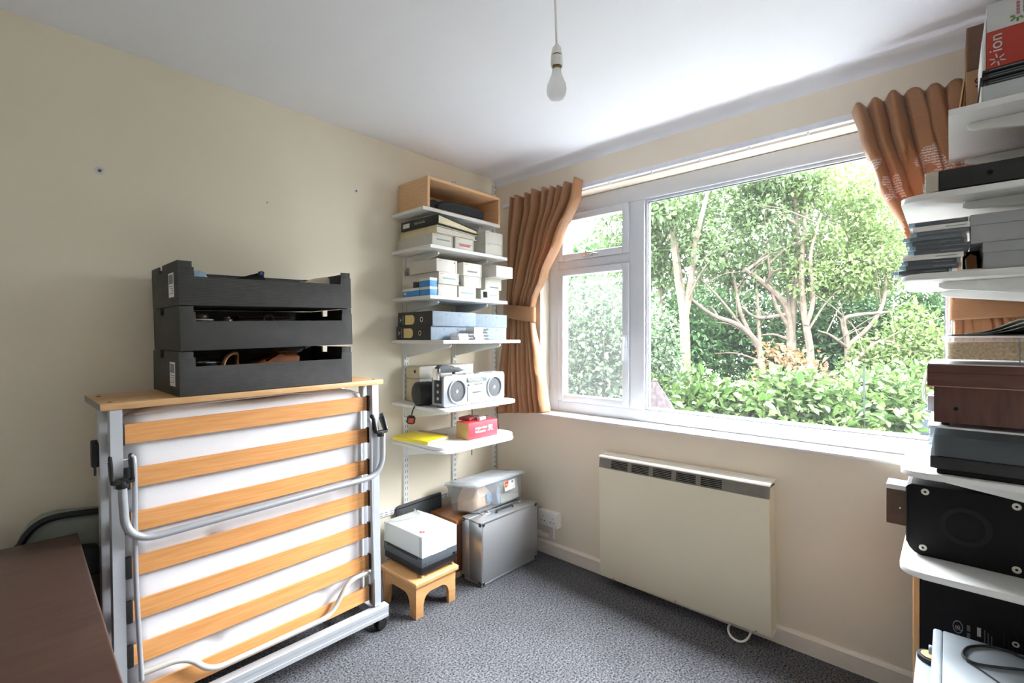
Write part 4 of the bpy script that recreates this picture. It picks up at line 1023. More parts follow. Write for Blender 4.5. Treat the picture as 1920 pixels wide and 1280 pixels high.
# ================================================================== BLACK CARDBOARD TRAYS
m_corr = mat('black_corrugated', '#454443', .75, noise=.06, nscale=30, col2='#3d3c3c', wave=('Z', 62, .35))
m_corr2 = mat('black_card_plain', '#424140', .75, noise=.08, nscale=20)
m_lab = mat('label_paper', '#e8e8ea', .7, noise=.02)
TILT = -.95
def tray(label, loc, ry, lab=False, hf=.126, mat_=m_corr, rz=0):
    o = thing('cardboard_tray', label, 'cardboard tray', loc, (0, R(ry), R(rz)), 'black cardboard trays on the folded bed')
    w_, d_, th = .614, .368, .006
    q = MB(); q.box(th + .0002, w_ - th - .0002, th + .0002, d_ - th - .0002, 0.0, .005); q.build('base', m_corr2, o)
    fp = [(0, 0), (w_, 0), (w_, hf), (w_ - .045, hf), (w_ - .045, hf - .028), (.046, hf - .030), (.046, hf + .002), (0, hf + .002)]
    q = MB(); q.prism(fp, 'y', 0, th, .0008); q.build('front_panel', mat_, o)
    q = MB(); q.box(0, w_, d_ - th, d_, 0, hf + .021, .0008); q.build('back_panel', mat_, o)
    sp = [(th + .0002, 0), (d_ - th - .0002, 0), (d_ - th - .0002, hf + .0225), (d_ * .70, hf + .0225), (d_ * .70, hf - .004), (d_ * .56, hf - .004), (d_ * .56, hf + .0225), (th + .0002, hf + .0225)]
    q = MB(); q.prism(sp, 'x', 0, th, .0008); q.build('side_panel', mat_, o)
    q = MB(); q.prism(sp, 'x', w_ - th, w_, .0008); q.build('side_panel', mat_, o)
    for (xa, xb) in ((th + .0003, .042), (w_ - .040, w_ - th - .0003)):
        for (ya, yb) in ((th + .0003, th + .0045), (d_ - th - .0045, d_ - th - .0003)):
            q = MB(); q.box(xa, xb, ya, yb, .006, hf + .022, .0006); q.build('corner_tab', m_corr2, o)
    if lab:
        q = MB(); q.box(-.0008, -.0001, .052, .120, .030, .112, .0002); lb = q.build('label', m_lab, o)
        q = MB(); g = random.Random(3); y = .058
        while y < .114:
            ww = g.choice((.0008, .0014, .0022)); q.box(-.0011, -.0008, y, y + ww, .075, .106); y += ww + g.choice((.001, .0018))
        for k in range(4): q.box(-.0011, -.0008, .060, .060 + .05 - (k % 3) * .012, .066 - k * .008, .0685 - k * .008)
        q.build('print', m_greyink, lb)
    return o
def board_z(x): return 1.134 + .0 + (x + 1.61) * math.tan(R(.85))
PX0 = -1.907
z0 = board_z(PX0) + .0015
t1 = tray('black cardboard tray with a barcode label, bottom one of the stack on the bed', (PX0, -.422, z0), -.86, True, .126)
t2 = tray('plain black cardboard tray in the middle of the stack on the bed', (PX0 + .002, -.423, z0 + .1500), -1.6, False, .128, m_corr2)
t3 = tray('black cardboard tray with a barcode label, topmost of the stack on the bed', (PX0 - .003, -.422, z0 + .3020), -1.6, True, .126)
for o in (t1, t2, t3):
    pass
def inside(tr_, x, y, z): return tr_.matrix_basis @ Vector((x, y, z))
m_leath = mat('tan_leather', '#b07a48', .5, noise=.1, nscale=20)
m_leath2 = mat('orange_brown_leather', '#a85c22', .55, noise=.2, nscale=18, bump=.3, bscale=60)
m_dkbr = mat('dark_brown_leather', '#4a3022', .5, noise=.15)
m_plum = mat('plum_plastic', '#4a2f36', .3)
def content(name, label, cat, tr_, loc, rot=(0, 0, 0), group=None):
    return thing(name, label, cat, tuple(inside(tr_, *loc)), (rot[0], rot[1] + tr_.rotation_euler.y, rot[2]), group)
# bottom tray
o = content('camera_lens', 'black camera lens with a bright rim standing in the bottom tray', 'lens', t1, (.115, .115, .0052))
q = MB(); q.lathe([(0, 0), (.046, 0), (.048, .006), (.048, .094), (.044, .098), (.040, .098), (.038, .088), (0, .088)], seg=32); q.build('barrel', m_black, o)
q = MB(); q.lathe([(.0415, .0982), (.0442, .0982), (.0442, .1005), (.0415, .1005), (.0415, .0982)], seg=32); q.build('rim', m_chrome, o)
o = content('leather_strap', 'tan leather strap arched above the edge of the bottom tray', 'strap', t1, (.140, .06, .006))
q = MB(); P = smooth_path([(.0, 0, 0.0), (.004, .0, .08), (.025, .01, .118), (.058, .02, .128), (.072, .035, .105), (.070, .04, .0)], 8)
for a, b_ in ((-.009, 0),): q.tube(P, .0065, 8)
q.xf(Matrix.Diagonal((1, 1.9, 1, 1))); q.build('band', m_leath, o)
o = content('leather_case', 'orange-brown leather case lying in the bottom tray', 'case', t1, (.275, .10, .0055))
q = MB(); q.prism([(0, 0), (.165, 0), (.168, .108), (.150, .122), (.105, .124), (.100, .108), (.03, .104), (0, .090)], 'y', 0, .15, .014, 3); q.build('body', m_leath2, o)
q = MB(); q.prism([(.09, .1245), (.155, .1235), (.155, .129), (.09, .130)], 'y', .02, .12, .003); q.build('flap', m_leath2, o)
# middle tray
o = content('dish', 'plum coloured dish with a pale rim at the left of the middle tray', 'dish', t2, (.085, .12, .0052))
q = MB(); q.cyl((0, 0, 0), (0, 0, .098), .038, 24); q.build('body', m_plum, o)
q = MB(); q.lathe([(.0, .0985), (.045, .0985), (.047, .101), (.045, .1035), (0, .1035)], seg=28); q.build('rim', mat('ivory_plastic', '#d8cdb8', .4), o)
q = MB(); q.cyl((0, 0, .104), (0, 0, .121), .030, 24, b=.003); q.build('lid', m_plum, o)
o = content('lens_hood', 'shiny plum cap standing beside the dish in the middle tray', 'cap', t2, (.165, .090, .0052))
q = MB(); q.cyl((0, 0, 0), (0, 0, .104), .020, 24, b=.003); q.build('body', m_plum, o)
q = MB(); q.cyl((0, 0, .1042), (0, 0, .112), .013, 20, b=.002); q.build('knob', m_plum, o)
o = content('leather_folder', 'dark brown leather folder lying high in the middle tray', 'folder', t2, (.225, .16, .0055))
q = MB(); q.box(0, .20, 0, .12, 0, .108, .006); q.build('body', m_dkbr, o)
q = MB(); q.box(.0, .20, -.002, .118, .1085, .118, .003); q.build('flap', m_dkbr, o)
o = content('cable_coil', 'loop of dark cable sticking up in the middle tray', 'cable', t2, (.285, .075, .006))
q = MB(); q.tube(smooth_path([(0, 0, 0), (.0, 0, .085), (.012, 0, .114), (.032, .004, .118), (.042, .01, .10), (.044, .01, 0)], 7), .0028, 8); q.build('cord', m_black, o)
o = content('metal_clip', 'small shiny metal clip in the middle tray beside the cable', 'clip', t2, (.345, .06, .0055))
q = MB(); q.cyl((0, 0, 0), (0, 0, .094), .012, 14, b=.002); q.box(.014, .04, -.008, .008, 0, .092, .003); q.build('body', m_chrome, o)
# top tray
o = content('handheld_device', 'black handheld device with a blue button propped in the top tray', 'device', t3, (.185, .10, .0055))
q = MB(); q.prism([(0, 0), (.135, 0), (.135, .094), (.115, .128), (.104, .131), (.02, .103), (0, .098)], 'y', 0, .09, .006, 2); q.build('body', m_black2, o)
q = MB(); q.prism([(.095, .118), (.118, .118), (.120, .134), (.112, .137), (.098, .134)], 'y', -.006, -.0005, .002); bh = q.build('button_plate', m_black, o)
q = MB(); q.cyl((.108, -.0095, .127), (.108, -.0062, .127), .0052, 16); q.build('button', mat('blue_button', '#2f6fc0', .3), bh)
o = content('blue_cloth', 'light blue cloth poking up at the left of the top tray', 'cloth', t3, (.062, .10, .0055))
q = MB(); q.prism([(0, 0), (.05, 0), (.052, .104), (.040, .112), (.030, .124), (.010, .122), (-.004, .108)], 'y', 0, .06, .008, 3); q.build('fold', mat('pale_blue_cloth', '#a8c6d8', .8, noise=.12), o)
o = content('paper_bag', 'crumpled cream paper bag at the right of the top tray', 'paper bag', t3, (.440, .07, .0055), (0, 0, R(4)))
q = MB(); q.prism([(0, 0), (.125, 0), (.125, .125), (.112, .131), (.085, .124), (.05, .104), (.0, .096)], 'y', 0, .10, .010, 2); q.build('bag', mat('cream_paper_bag', '#dccfb4', .75, noise=.1, nscale=12, bump=.6, bscale=22), o)
o = content('white_lead', 'short black lead lying over the rim of the top tray', 'cable', t3, (.385, .12, .0055))
q = MB(); q.tube(smooth_path([(0, 0, 0), (.0, 0, .092), (.015, 0, .101), (.04, .0, .098), (.05, 0, .09), (.05, 0, 0)], 6), .0035, 8); q.build('cord', m_black, o)

# ================================================================== DARK CHEST, BAG AND RUCKSACK
m_mahog = mat('dark_mahogany', '#4a332a', .45, noise=.16, nscale=5, stretch=(1.2, 9, 9), col2='#3c2923', coat=.15)
ds = thing('chest_of_drawers', 'dark brown wooden chest with a plain worn top beside the folded bed', 'chest', (-2.142, -.275, 0), (0, 0, R(-1.6)))
q = MB(); q.box(-1.0, 0, -1.24, 0, .694, .717, .005, 3); q.build('top', m_mahog, ds)
q = MB(); q.box(-.985, -.018, -1.225, -.012, .07, .6935, .003); cc = q.build('carcass', m_mahog, ds)
q = MB(); q.box(-.965, -.035, -1.205, -.03, 0, .0695, .003); q.build('plinth', m_mahog, ds)
for k in range(3):
    q = MB(); q.box(-.965, -.04, -1.238, -1.2255, .09 + k * .2, .27 + k * .2, .004); dr = q.build('drawer', m_mahog, ds)
    for x in (-.75, -.25):
        q = MB(); q.cyl((x, -1.255, .18 + k * .2), (x, -1.2385, .18 + k * .2), .014, 14, b=.003); q.build('knob', m_black, dr)
m_khaki = mat('grey_green_canvas', '#8a9086', .85, noise=.08, nscale=14, bump=.2, bscale=300)
bg_ = thing('canvas_bag', 'grey-green canvas bag with a black zip edge behind the dark chest', 'bag', (-2.272, -.182, 0), (0, 0, 0))
pf = [(0, 0), (.150, 0), (.150, .56), (.215, .66), (.217, .730), (.10, .748), (.060, .744), (.030, .725), (.010, .690), (.0, .640)]
q = MB(); q.prism(pf, 'y', 0, .125, .016, 3); q.build('body', m_khaki, bg_)
q = MB(); q.tube(smooth_path([(-.002, .000, .30), (-.002, -.002, .64), (.008, -.002, .692), (.030, -.002, .729), (.060, -.002, .749), (.10, -.002, .754), (.16, -.002, .749), (.212, -.002, .744)], 5), .0105, 8); q.build('zip_edge', mat('black_zip', '#17171b', .5), bg_)
q = MB(); q.tube([(.212, -.002, .744), (.226, -.004, .756)], .0025, 6); q.build('zip_pull', m_black, bg_)
m_olive = mat('dark_olive_nylon', '#454a41', .7, noise=.2, nscale=9)
rk = thing('rucksack', 'dark olive rucksack on the floor between the chest and the folded bed', 'rucksack', (-2.160, -.232, 0))
q = MB(); q.prism([(0, 0), (.060, 0), (.060, .15), (.102, .20), (.104, .50), (.085, .56), (.012, .56), (0, .50)], 'y', 0, .046, .012, 3); q.build('body', m_olive, rk)
q = MB(); q.prism([(.008, .28), (.090, .28), (.092, .44), (.010, .455)], 'y', -.03, -.001, .010, 3); q.build('pocket', m_olive, rk)
q = MB(); q.tube(smooth_path([(.018, -.018, .46), (.028, -.034, .50), (.036, -.028, .42), (.040, -.036, .33)], 6), .007, 8); q.build('strap', m_black, rk)
q = MB(); q.ball((.050, -.037, .43), .009, .006, .012, 10); q.build('toggle', m_paper, rk)
q = MB(); q.box(.004, .050, -.012, -.0005, .505, .512, .001); q.build('buckle_bar', mat('dull_metal', '#8b908d', .4, .6), rk)
pc = thing('black_pouch', 'small black pouch lying on top of the olive rucksack', 'pouch', (-2.160, -.247, .5615), (0, 0, R(1)))
q = MB(); q.prism([(0, 0), (.085, 0), (.090, .05), (.070, .085), (.012, .098), (-.002, .05)], 'y', 0, .055, .012, 3); q.build('body', mat('black_pouch_nylon', '#26282a', .6, noise=.2), pc)
q = MB(); q.tube([(.018, -.002, .02), (.028, -.004, .05)], .003, 6); q.build('clip', mat('dull_metal', '#8b908d'), pc)

# ================================================================== CORNER FLOOR GROUP
m_stool = mat('honey_beech', '#dca973', .4, noise=.05, nscale=8, stretch=(2, 2, 10), col2='#cf9a62')
st = thing('footstool', 'low honey coloured wooden footstool standing on the carpet', 'stool', (-.990, -.455, 0), (0, 0, R(.6)))
q = MB(); q.prism(round_poly(0, .268, 0, .305, (.006,) * 4, 3), 'z', .152, .176, .006, 3); q.build('top', m_stool, st)
def arch(L, foot=.05, h=.151):
    inner = [(foot, 0), (foot, .060)] + [(foot + .040 * (1 - math.cos(R(a))), .060 + .047 * math.sin(R(a))) for a in (15, 30, 45, 60, 75, 90)]
    inner += [(L - p[0], p[1]) for p in inner[::-1]]
    return [(0, 0)] + inner + [(L, 0), (L, h), (0, h)]
for y in (.014, .274):
    q = MB(); q.prism([(x + .012, z) for x, z in arch(.244, .044)], 'y', y, y + .018, .002); q.build('leg_panel', m_stool, st)
for x in (.012, .238):
    q = MB(); q.prism([(y + .0325, z) for y, z in arch(.241, .032)], 'x', x, x + .018, .002); q.build('side_panel', m_stool, st)
# slide projector
m_pjw = mat('projector_white', '#ced3d2', .4, noise=.015)
m_pjd = mat('projector_grey', '#4e565d', .5, noise=.05)
pj = thing('slide_projector', 'white topped slide projector with a dark base sitting on the footstool', 'projector', (-.942, -.436, .1765), (0, 0, R(.5)))
for (x, y) in ((.016, .016), (.206, .016), (.016, .30), (.206, .30)):
    q = MB(); q.cyl((x, y, 0), (x, y, .014), .0085, 12, b=.002); q.build('foot', m_chrome, pj)
q = MB(); q.box(.004, .218, .004, .318, .0145, .052, .004); q.build('base', m_black, pj)
q = MB(); q.box(0, .222, 0, .322, .0522, .096, .003); bs = q.build('lower_case', m_pjd, pj)
q = MB(); q.box(-.0015, 0, .03, .29, .085, .0958, .0005); q.build('side_groove', m_black, bs)
q = MB(); q.cyl((.030, -.003, .067), (.030, .0, .067), .004, 10); q.cyl((.030, -.0032, .067), (.030, -.003, .067), .002, 8); q.build('screw', m_chrome, bs)
q = MB(); q.box(.196, .214, -.006, -.0002, .060, .068, .001); q.build('latch', m_black, bs)
q = MB(); q.prism([(0, .0975), (.322, .0975), (.322, .196), (.20, .200), (0, .200)], 'x', 0, .222, .005, 3); cv_ = q.build('cover', m_pjw, pj)
q = MB(); q.box(.058, .062, -.002, .001, .100, .104); q.box(.060, .150, -.003, 0, .0965, .105, .001); q.box(.150, .215, -.003, 0, .0985, .112, .001); q.build('lip', m_pjw, cv_)
q = MB(); q.box(-.0006, 0, .012, .017, .103, .195); q.box(.009, .0115, -.0006, 0, .103, .195); q.build('corner_seam', mat('seam_grey', '#a9adad', .6), cv_)
q = MB(); q.cyl((.042, .052, .1995), (.042, .052, .2006), .0135, 28); rd_ = q.build('badge', mat('red_badge', '#d6324a', .35), cv_)
q = MB(); q.tube(smooth_path([(.036, .052, .2010), (.041, .048, .2010), (.046, .053, .2010), (.043, .057, .2010)], 4), .0011, 5); q.build('badge_script', m_wht, rd_)
for x in (.115, .130):
    q = MB(); q.box(x, x + .003, .04, .075, .1998, .2004); q.build('vent_slot', mat('seam_grey', '#a9adad'), cv_)
q = MB(); q.tube(smooth_path([(-.006, .300, .10), (-.008, .298, .165), (.010, .285, .2035), (.06, .255, .2035), (.13, .235, .2035), (.175, .245, .2035), (.19, .30, .2035), (.20, .33, .195), (.20, .335, .05)], 8), .0018, 6); q.build('flex', mat('pale_grey_flex', '#b9bdbd', .5), pj)
# brown wooden cabinet, dark panel, hang rail
m_wal = mat('walnut_brown', '#9a643a', .35, noise=.1, nscale=6, stretch=(2, 12, 12), col2='#84502c', coat=.2)
cbn = thing('wooden_cabinet', 'brown veneered wooden box standing behind the projector and the metal case', 'wooden box', (-.600, -.290, 0))
q = MB(); q.box(0, .46, 0, .230, .036, .320, .002); q.build('body', m_wal, cbn)
q = MB(); q.box(.004, .456, -.0022, -.0002, .040, .300, .0005); q.build('front_board', mat('dark_walnut', '#5a3824', .4, noise=.1, nscale=6, stretch=(2, 12, 12)), cbn)
q = MB(); q.box(.01, .45, .01, .225, 0, .0355, .001); q.build('plinth', mat('pale_plinth', '#cfc3b0', .6), cbn)
dp = thing('flat_grey_case', 'slim dark grey flat case leaning on the wall behind the projector', 'flat case', (-.800, -.052, 0), (R(-3), R(-1.5), 0))
q = MB(); q.prism(round_poly(0, .316, 0.002, .392, (.004, .004, .006, .02), 4), 'y', 0, .014, .003); q.build('board', mat('charcoal_panel', '#43464a', .6, noise=.05), dp)
q = MB(); q.box(.01, .30, -.0015, -.0002, .375, .380); q.build('edge_line', m_black, dp)
hr = thing('hang_rail', 'white slotted steel rail fixed along the wall below the uprights', 'wall rail', (-.665, -.001, .366), (0, 0, 0))
m_up2 = upright_mat('slotted_rail', 'ZX')
q = MB(); q.prism([(-.015, 0), (-.015, -.013), (-.0135, -.0145), (.0135, -.0145), (.015, -.013), (.015, 0)], 'z', -.25, .245)
q.xf(RY(90)); q.build('channel', m_up2, hr)
# aluminium flight case
m_case = mat('case_panel', '#b4b7bb', .42, .45, noise=.05, nscale=120, bump=.06, bscale=500)
cs_ = thing('aluminium_case', 'silver aluminium flight case standing on edge in the corner', 'case', (-.566, -.457, .002))
CW, CD, CH = .460, .158, .340
q = MB(); q.box(.012, CW - .012, .003, CD - .003, .012, CH - .012); q.build('core', m_case, cs_)
q = MB(); q.box(.010, CW - .010, .0012, .0029, .010, CH - .010, .0005); q.build('front_panel', m_case, cs_)
m_ext = mat('case_extrusion', '#c9ccd0', .3, .8, noise=.04, nscale=60)
for nm, a in (('top_edge', (0, CW, .0, .100, CH - .0118, CH)), ('top_edge', (0, CW, .104, CD, CH - .0118, CH)), ('bottom_edge', (0, CW, 0, .100, 0, .0118)), ('bottom_edge', (0, CW, .104, CD, 0, .0118)),
              ('side_edge', (0, .0118, 0, .100, .012, CH - .012)), ('side_edge', (0, .0118, .104, CD, .012, CH - .012)), ('side_edge', (CW - .0118, CW, 0, .100, .012, CH - .012)), ('side_edge', (CW - .0118, CW, .104, CD, .012, CH - .012))):
    q = MB(); q.box(*a, .002); q.build(nm, m_ext, cs_)
q = MB(); q.box(-.0005, CW + .0005, .1002, .1038, -.0005, CH + .0008); q.build('closing_seam', mat('seam_bright', '#e3e5e8', .3, .6), cs_)
m_cap = mat('case_corner', '#26282b', .35)
for x in (0.013, CW - .013):
    for z in (.013, CH - .013):
        q = MB(); q.ball((x, .004, z), .012, .008, .012, 14); q.build('corner_cap', m_cap, cs_)
for y in (.014, .146):
    for z in (CH - .014, .014):
        q = MB(); q.cyl((-.0035, y, z), (.001, y, z), .0105, 16, b=.001); cc = q.build('corner_cap', m_cap, cs_)
        q = MB(); q.cyl((-.0045, y, z), (-.0034, y, z), .003, 10); q.build('rivet', m_chrome, cc)
for x in (.085, .36):
    q = MB(); q.box(x, x + .05, .080, .124, CH + .001, CH + .006, .0015); q.tube(fillet_path([(x + .006, .078, CH + .004), (x + .006, .060, CH + .010), (x + .044, .060, CH + .010), (x + .044, .078, CH + .004)], .006, 4), .002, 6); q.build('latch', m_chrome, cs_)
q = MB(); q.tube(fillet_path([(.16, .052, CH + .001), (.165, .052, CH + .012), (.295, .052, CH + .012), (.30, .052, CH + .001)], .012, 5), .0055, 8); q.build('handle', m_black, cs_)
# clear storage tub
m_tub = glass_mat('clear_plastic_tub', .12, '#f8fafb', .06)
m_lid = glass_mat('clear_plastic_lid', .34, '#f8fafb', .08)
tbx = thing('storage_tub', 'clear plastic storage tub with a label, tilted across the metal case', 'storage tub', (-.515, -.366, .3585), (R(-9), 0, R(.3)))
def frustum(mb, b, t, z0, z1, r=.02, M=None):
    def rp(x0, x1, y0, y1): return round_poly(x0, x1, y0, y1, (r,) * 4, 4)
    lo = rp(*b); hi = rp(*t); n = len(lo); bm = bmesh.new()
    L = [bm.verts.new((p[0], p[1], z0)) for p in lo]; U = [bm.verts.new((p[0], p[1], z1)) for p in hi]
    for i in range(n): bm.faces.new((L[i], L[(i + 1) % n], U[(i + 1) % n], U[i]))
    bm.faces.new(L[::-1]); mb._merge(bm)
q = MB(); frustum(q, (0, .375, 0, .215), (-.004, .398, -.020, .250), 0, .148); o = q.build('body', m_tub, tbx)
md = o.modifiers.new('wall', 'SOLIDIFY'); md.thickness = .0015
q = MB(); q.prism(round_poly(-.012, .406, -.028, .258, (.02,) * 4), 'z', .1485, .155, .002); q.prism(round_poly(-.014, .408, -.030, .260, (.022,) * 4), 'z', .1405, .1484, .002)
for k in range(11): q.box(.02, .375, .01 + k * .021, .018 + k * .021, .1551, .1572, .0008)
q.build('lid', m_lid, tbx)
q = MB(); q.prism([(.215, .070), (.305, .073), (.305, .125), (.215, .120)], 'y', -.0215, -.0195, M=RX(0)); q.xf(T(0, -.0, 0)); lb = q.build('label', m_paper, tbx)
q = MB(); q.prism([(.218, .092), (.225, .090), (.240, .096), (.250, .108), (.250, .124), (.218, .119)], 'y', -.0225, -.0217); rs_ = q.build('label_badge', mat('badge_red', '#e03a30', .5), lb)
q = MB(); q.prism([(.220, .101), (.246, .104), (.247, .110), (.221, .107)], 'y', -.0229, -.0226); q.build('badge_print', mat('badge_yellow', '#f6c83a', .5), rs_)
q = MB(); q.box(.276, .292, -.0222, -.0217, .108, .120); q.build('print', m_greyink, lb)
ct = thing('carton', 'white carton inside the clear storage tub at the window end', 'carton', tuple(tbx.matrix_basis @ Vector((.205, .012, .003))), (R(-9), 0, R(.3)))
q = MB(); q.box(0, .158, 0, .19, 0, .105, .002); q.build('body', mat('ivory_carton', '#e9e6da', .6), ct)
q = MB(); q.box(-.001, .159, -.001, .191, .1055, .116, .001); q.build('lid', m_paper, ct)
ct = thing('paper_bundle', 'peach coloured paper bundle inside the clear tub at the bed end', 'bundle', tuple(tbx.matrix_basis @ Vector((.014, .030, .004))), (R(-9), 0, R(4)))
q = MB(); q.prism([(0, 0), (.14, 0), (.148, .04), (.142, .085), (.11, .115), (.05, .110), (.006, .06)], 'y', 0, .15, .02, 3); q.build('wrap', mat('peach_paper', '#e6bf9e', .7, noise=.12, nscale=9), ct)
q = MB(); q.box(.095, .138, -.012, -.001, .02, .075, .006); q.build('blue_tag', mat('blue_print', '#7fa8c8', .6, noise=.2, nscale=30), ct)
ct = thing('clear_bag', 'crumpled pale blue plastic bag in the middle of the clear tub', 'plastic bag', tuple(tbx.matrix_basis @ Vector((.172, .006, .004))), (R(-9), 0, R(0)))
q = MB(); q.prism([(0, 0), (.028, 0), (.030, .07), (.024, .115), (.006, .108), (0, .06)], 'y', 0, .17, .008, 2); q.build('bag', mat('pale_blue_poly', '#b9c7d6', .3, noise=.1), ct)
# cable on the carpet behind the bed end
o = thing('floor_cable', 'thin grey cable loop on the carpet behind the bed castor', 'cable', (0, 0, 0))
q = MB(); q.tube(smooth_path([(-1.20, -.30, .004), (-1.10, -.335, .004), (-1.04, -.32, .004), (-1.01, -.27, .004), (-1.03, -.20, .004), (-1.10, -.17, .004), (-1.16, -.21, .004), (-1.13, -.27, .0045)], 8), .0028, 6); q.build('cord', mat('grey_cord', '#7a7d80', .5), o)

# ================================================================== SOCKET, HEATER, PENDANT
m_sock = mat('socket_white', '#ebeae4', .35, noise=.01)
sk = thing('double_socket', 'white double wall socket above the baseboard beside the metal case', 'wall socket', (-.0005, -.487, .185), (0, 0, 0))
q = MB(); q.box(-.034, 0, -.074, .074, 0, .086, .003, 3); q.build('back_box', m_sock, sk)
q = MB(); q.box(-.044, -.0345, -.075, .075, -.001, .087, .003, 3); fp_ = q.build('faceplate', m_sock, sk)
for y in (.036, -.036):
    for (dy, dz, w_, h_) in ((0, .048, .0035, .009), (-.012, .026, .008, .0045), (.012, .026, .008, .0045)):
        q = MB(); q.box(-.0446, -.0442, y + dy - w_ / 2, y + dy + w_ / 2, dz, dz + h_); q.build('socket_hole', m_black, fp_)
for y in (.0085, -.0085):
    q = MB(); q.box(-.0475, -.0442, y - .006, y + .006, .052, .078, .0012); q.build('switch', m_sock, fp_)
tk2 = thing('cable_trunking', 'white cable trunking turning from the socket along the baseboard', 'trunking', (-.0005, 0, 0))
q = MB(); q.box(-.016, 0, -.510, -.478, .098, .1836, .0015); q.build('trunk_length', m_sock, tk2)
q = MB(); q.box(-.016, 0, -.4775, -.115, .098, .124, .0015); q.build('trunk_length', m_sock, tk2)
m_heat = mat('heater_cream', '#e4ddc6', .4, noise=.015, nscale=4)
m_heatt = mat('heater_white_trim', '#efece2', .3, noise=.01)
ht = thing('storage_heater', 'cream panel storage heater fixed to the wall under the window', 'heater', (-.001, -1.310, .375), (R(-.9), 0, 0))
HW, H0, H1 = .418, -.318, .318
q = MB(); q.prism([(-.100, H0), (-.004, H0 + .02), (0, H0 + .02), (0, H1 + .004), (-.060, H1 + .004), (-.086, H1 - .002), (-.100, H1 - .058)], 'y', -HW + .0015, HW - .0015, .001); q.build('body', m_heat, ht)
q = MB(); q.box(-.1035, -.1003, -HW, HW, H0, H1 - .058, .001); q.build('front_panel', m_heat, ht)
q = MB(); q.prism([(-.1035, H1 - .0575), (-.090, H1 - .0575), (-.080, H1 - .006), (-.096, H1 - .006)], 'y', -HW, HW, .0008); gr_ = q.build('grille', mat('heater_grille', '#8d897f', .45), ht)
for k in range(5):
    y0 = HW - .075 - k * .118
    q = MB(); q.prism([(-.1042, H1 - .054), (-.1036, H1 - .054), (-.0968, H1 - .010), (-.0976, H1 - .010)], 'y', y0 - .095, y0); q.build('vent', m_black2, gr_)
for k in range(6):
    z = H1 - .052 + k * .0078; xx = -.1046 + k * .00112
    q = MB(); q.box(xx - .0008, xx + .001, -HW + .006, HW - .006, z, z + .0022); q.build('louvre', mat('heater_grille', '#8d897f'), gr_)
q = MB(); q.prism([(-.098, H1 - .0055), (-.100, H1 - .002), (-.097, H1 + .004), (-.064, H1 + .006), (-.062, H1 + .010), (-.004, H1 + .010), (-.004, H1 + .0045), (-.062, H1 + .0042), (-.082, H1 - .0018), (-.084, H1 - .0055)], 'y', -HW - .003, HW + .003, .0008); q.build('top_cap', m_heatt, ht)
q = MB(); q.box(-.096, -.006, -HW - .001, HW + .001, H0 - .006, H0 - .0003, .001); q.build('bottom_edge', m_heatt, ht)
for y in (-HW + .06, 0, HW - .08):
    q = MB(); q.cyl((-.1045, y, H0 + .004), (-.1034, y, H0 + .004), .003, 8); q.build('screw', m_gask, ht)
q = MB(); q.box(-.080, -.02, -HW - .0012, -HW + .0012, H1 - .012, H1 - .006); q.build('side_slot', m_black, ht)
q = MB(); q.tube(smooth_path([(-.05, -.250, H0 + .0), (-.060, -.240, H0 - .025), (-.085, -.236, H0 - .043), (-.125, -.262, H0 - .0490), (-.138, -.300, H0 - .0486), (-.110, -.322, H0 - .044), (-.065, -.328, H0 - .025), (-.05, -.325, H0 + .0)], 7), .0048, 8); q.build('flex', m_sock, ht)
# pendant lamp
m_bulb = mat('opal_bulb', '#f6f7f8', .2, noise=.005, trans=.6)
pd = thing('pendant_lamp', 'bare opal bulb hanging from the ceiling on a white flex', 'pendant lamp', (-1.190, -1.425, 2.4))
q = MB(); q.lathe([(0, -.001), (.045, -.001), (.047, -.012), (.030, -.030), (.008, -.036), (0, -.036)], seg=28); q.build('ceiling_rose', m_sock, pd)
q = MB(); q.tube(smooth_path([(-.006, .003, -.036), (-.003, .001, -.12), (0, 0, -.212)], 6), .0034, 8); q.build('flex', m_sock, pd)
q = MB(); q.lathe([(0, -.204), (.006, -.205), (.013, -.214), (.0165, -.232), (.0168, -.236), (0, -.236)], seg=26); q.build('cap', m_sock, pd)
q = MB(); q.lathe([(.012, -.2362), (.0160, -.2362), (.0160, -.239), (.012, -.239), (.012, -.2362)], seg=26); q.build('black_ring', m_black, pd)
q = MB(); q.lathe([(.010, -.2392), (.0175, -.2392), (.0178, -.268), (.0168, -.270), (.0145, -.268), (.010, -.2392)], seg=26); q.build('holder', m_sock, pd)
q = MB(); q.lathe([(0, -.245), (.0115, -.245), (.0118, -.276), (.0122, -.277), (0, -.277)], seg=22); bc = q.build('bulb_cap', mat('brass_cap', '#b9a36a', .35, .8), pd)
q = MB(); q.lathe([(.0122, -.2772), (.0135, -.283), (.0150, -.293), (.0215, -.308), (.0275, -.322), (.0298, -.337), (.0280, -.351), (.0215, -.362), (.011, -.3672), (0, -.3685)], seg=32); q.build('bulb', m_bulb, pd, ang=80)

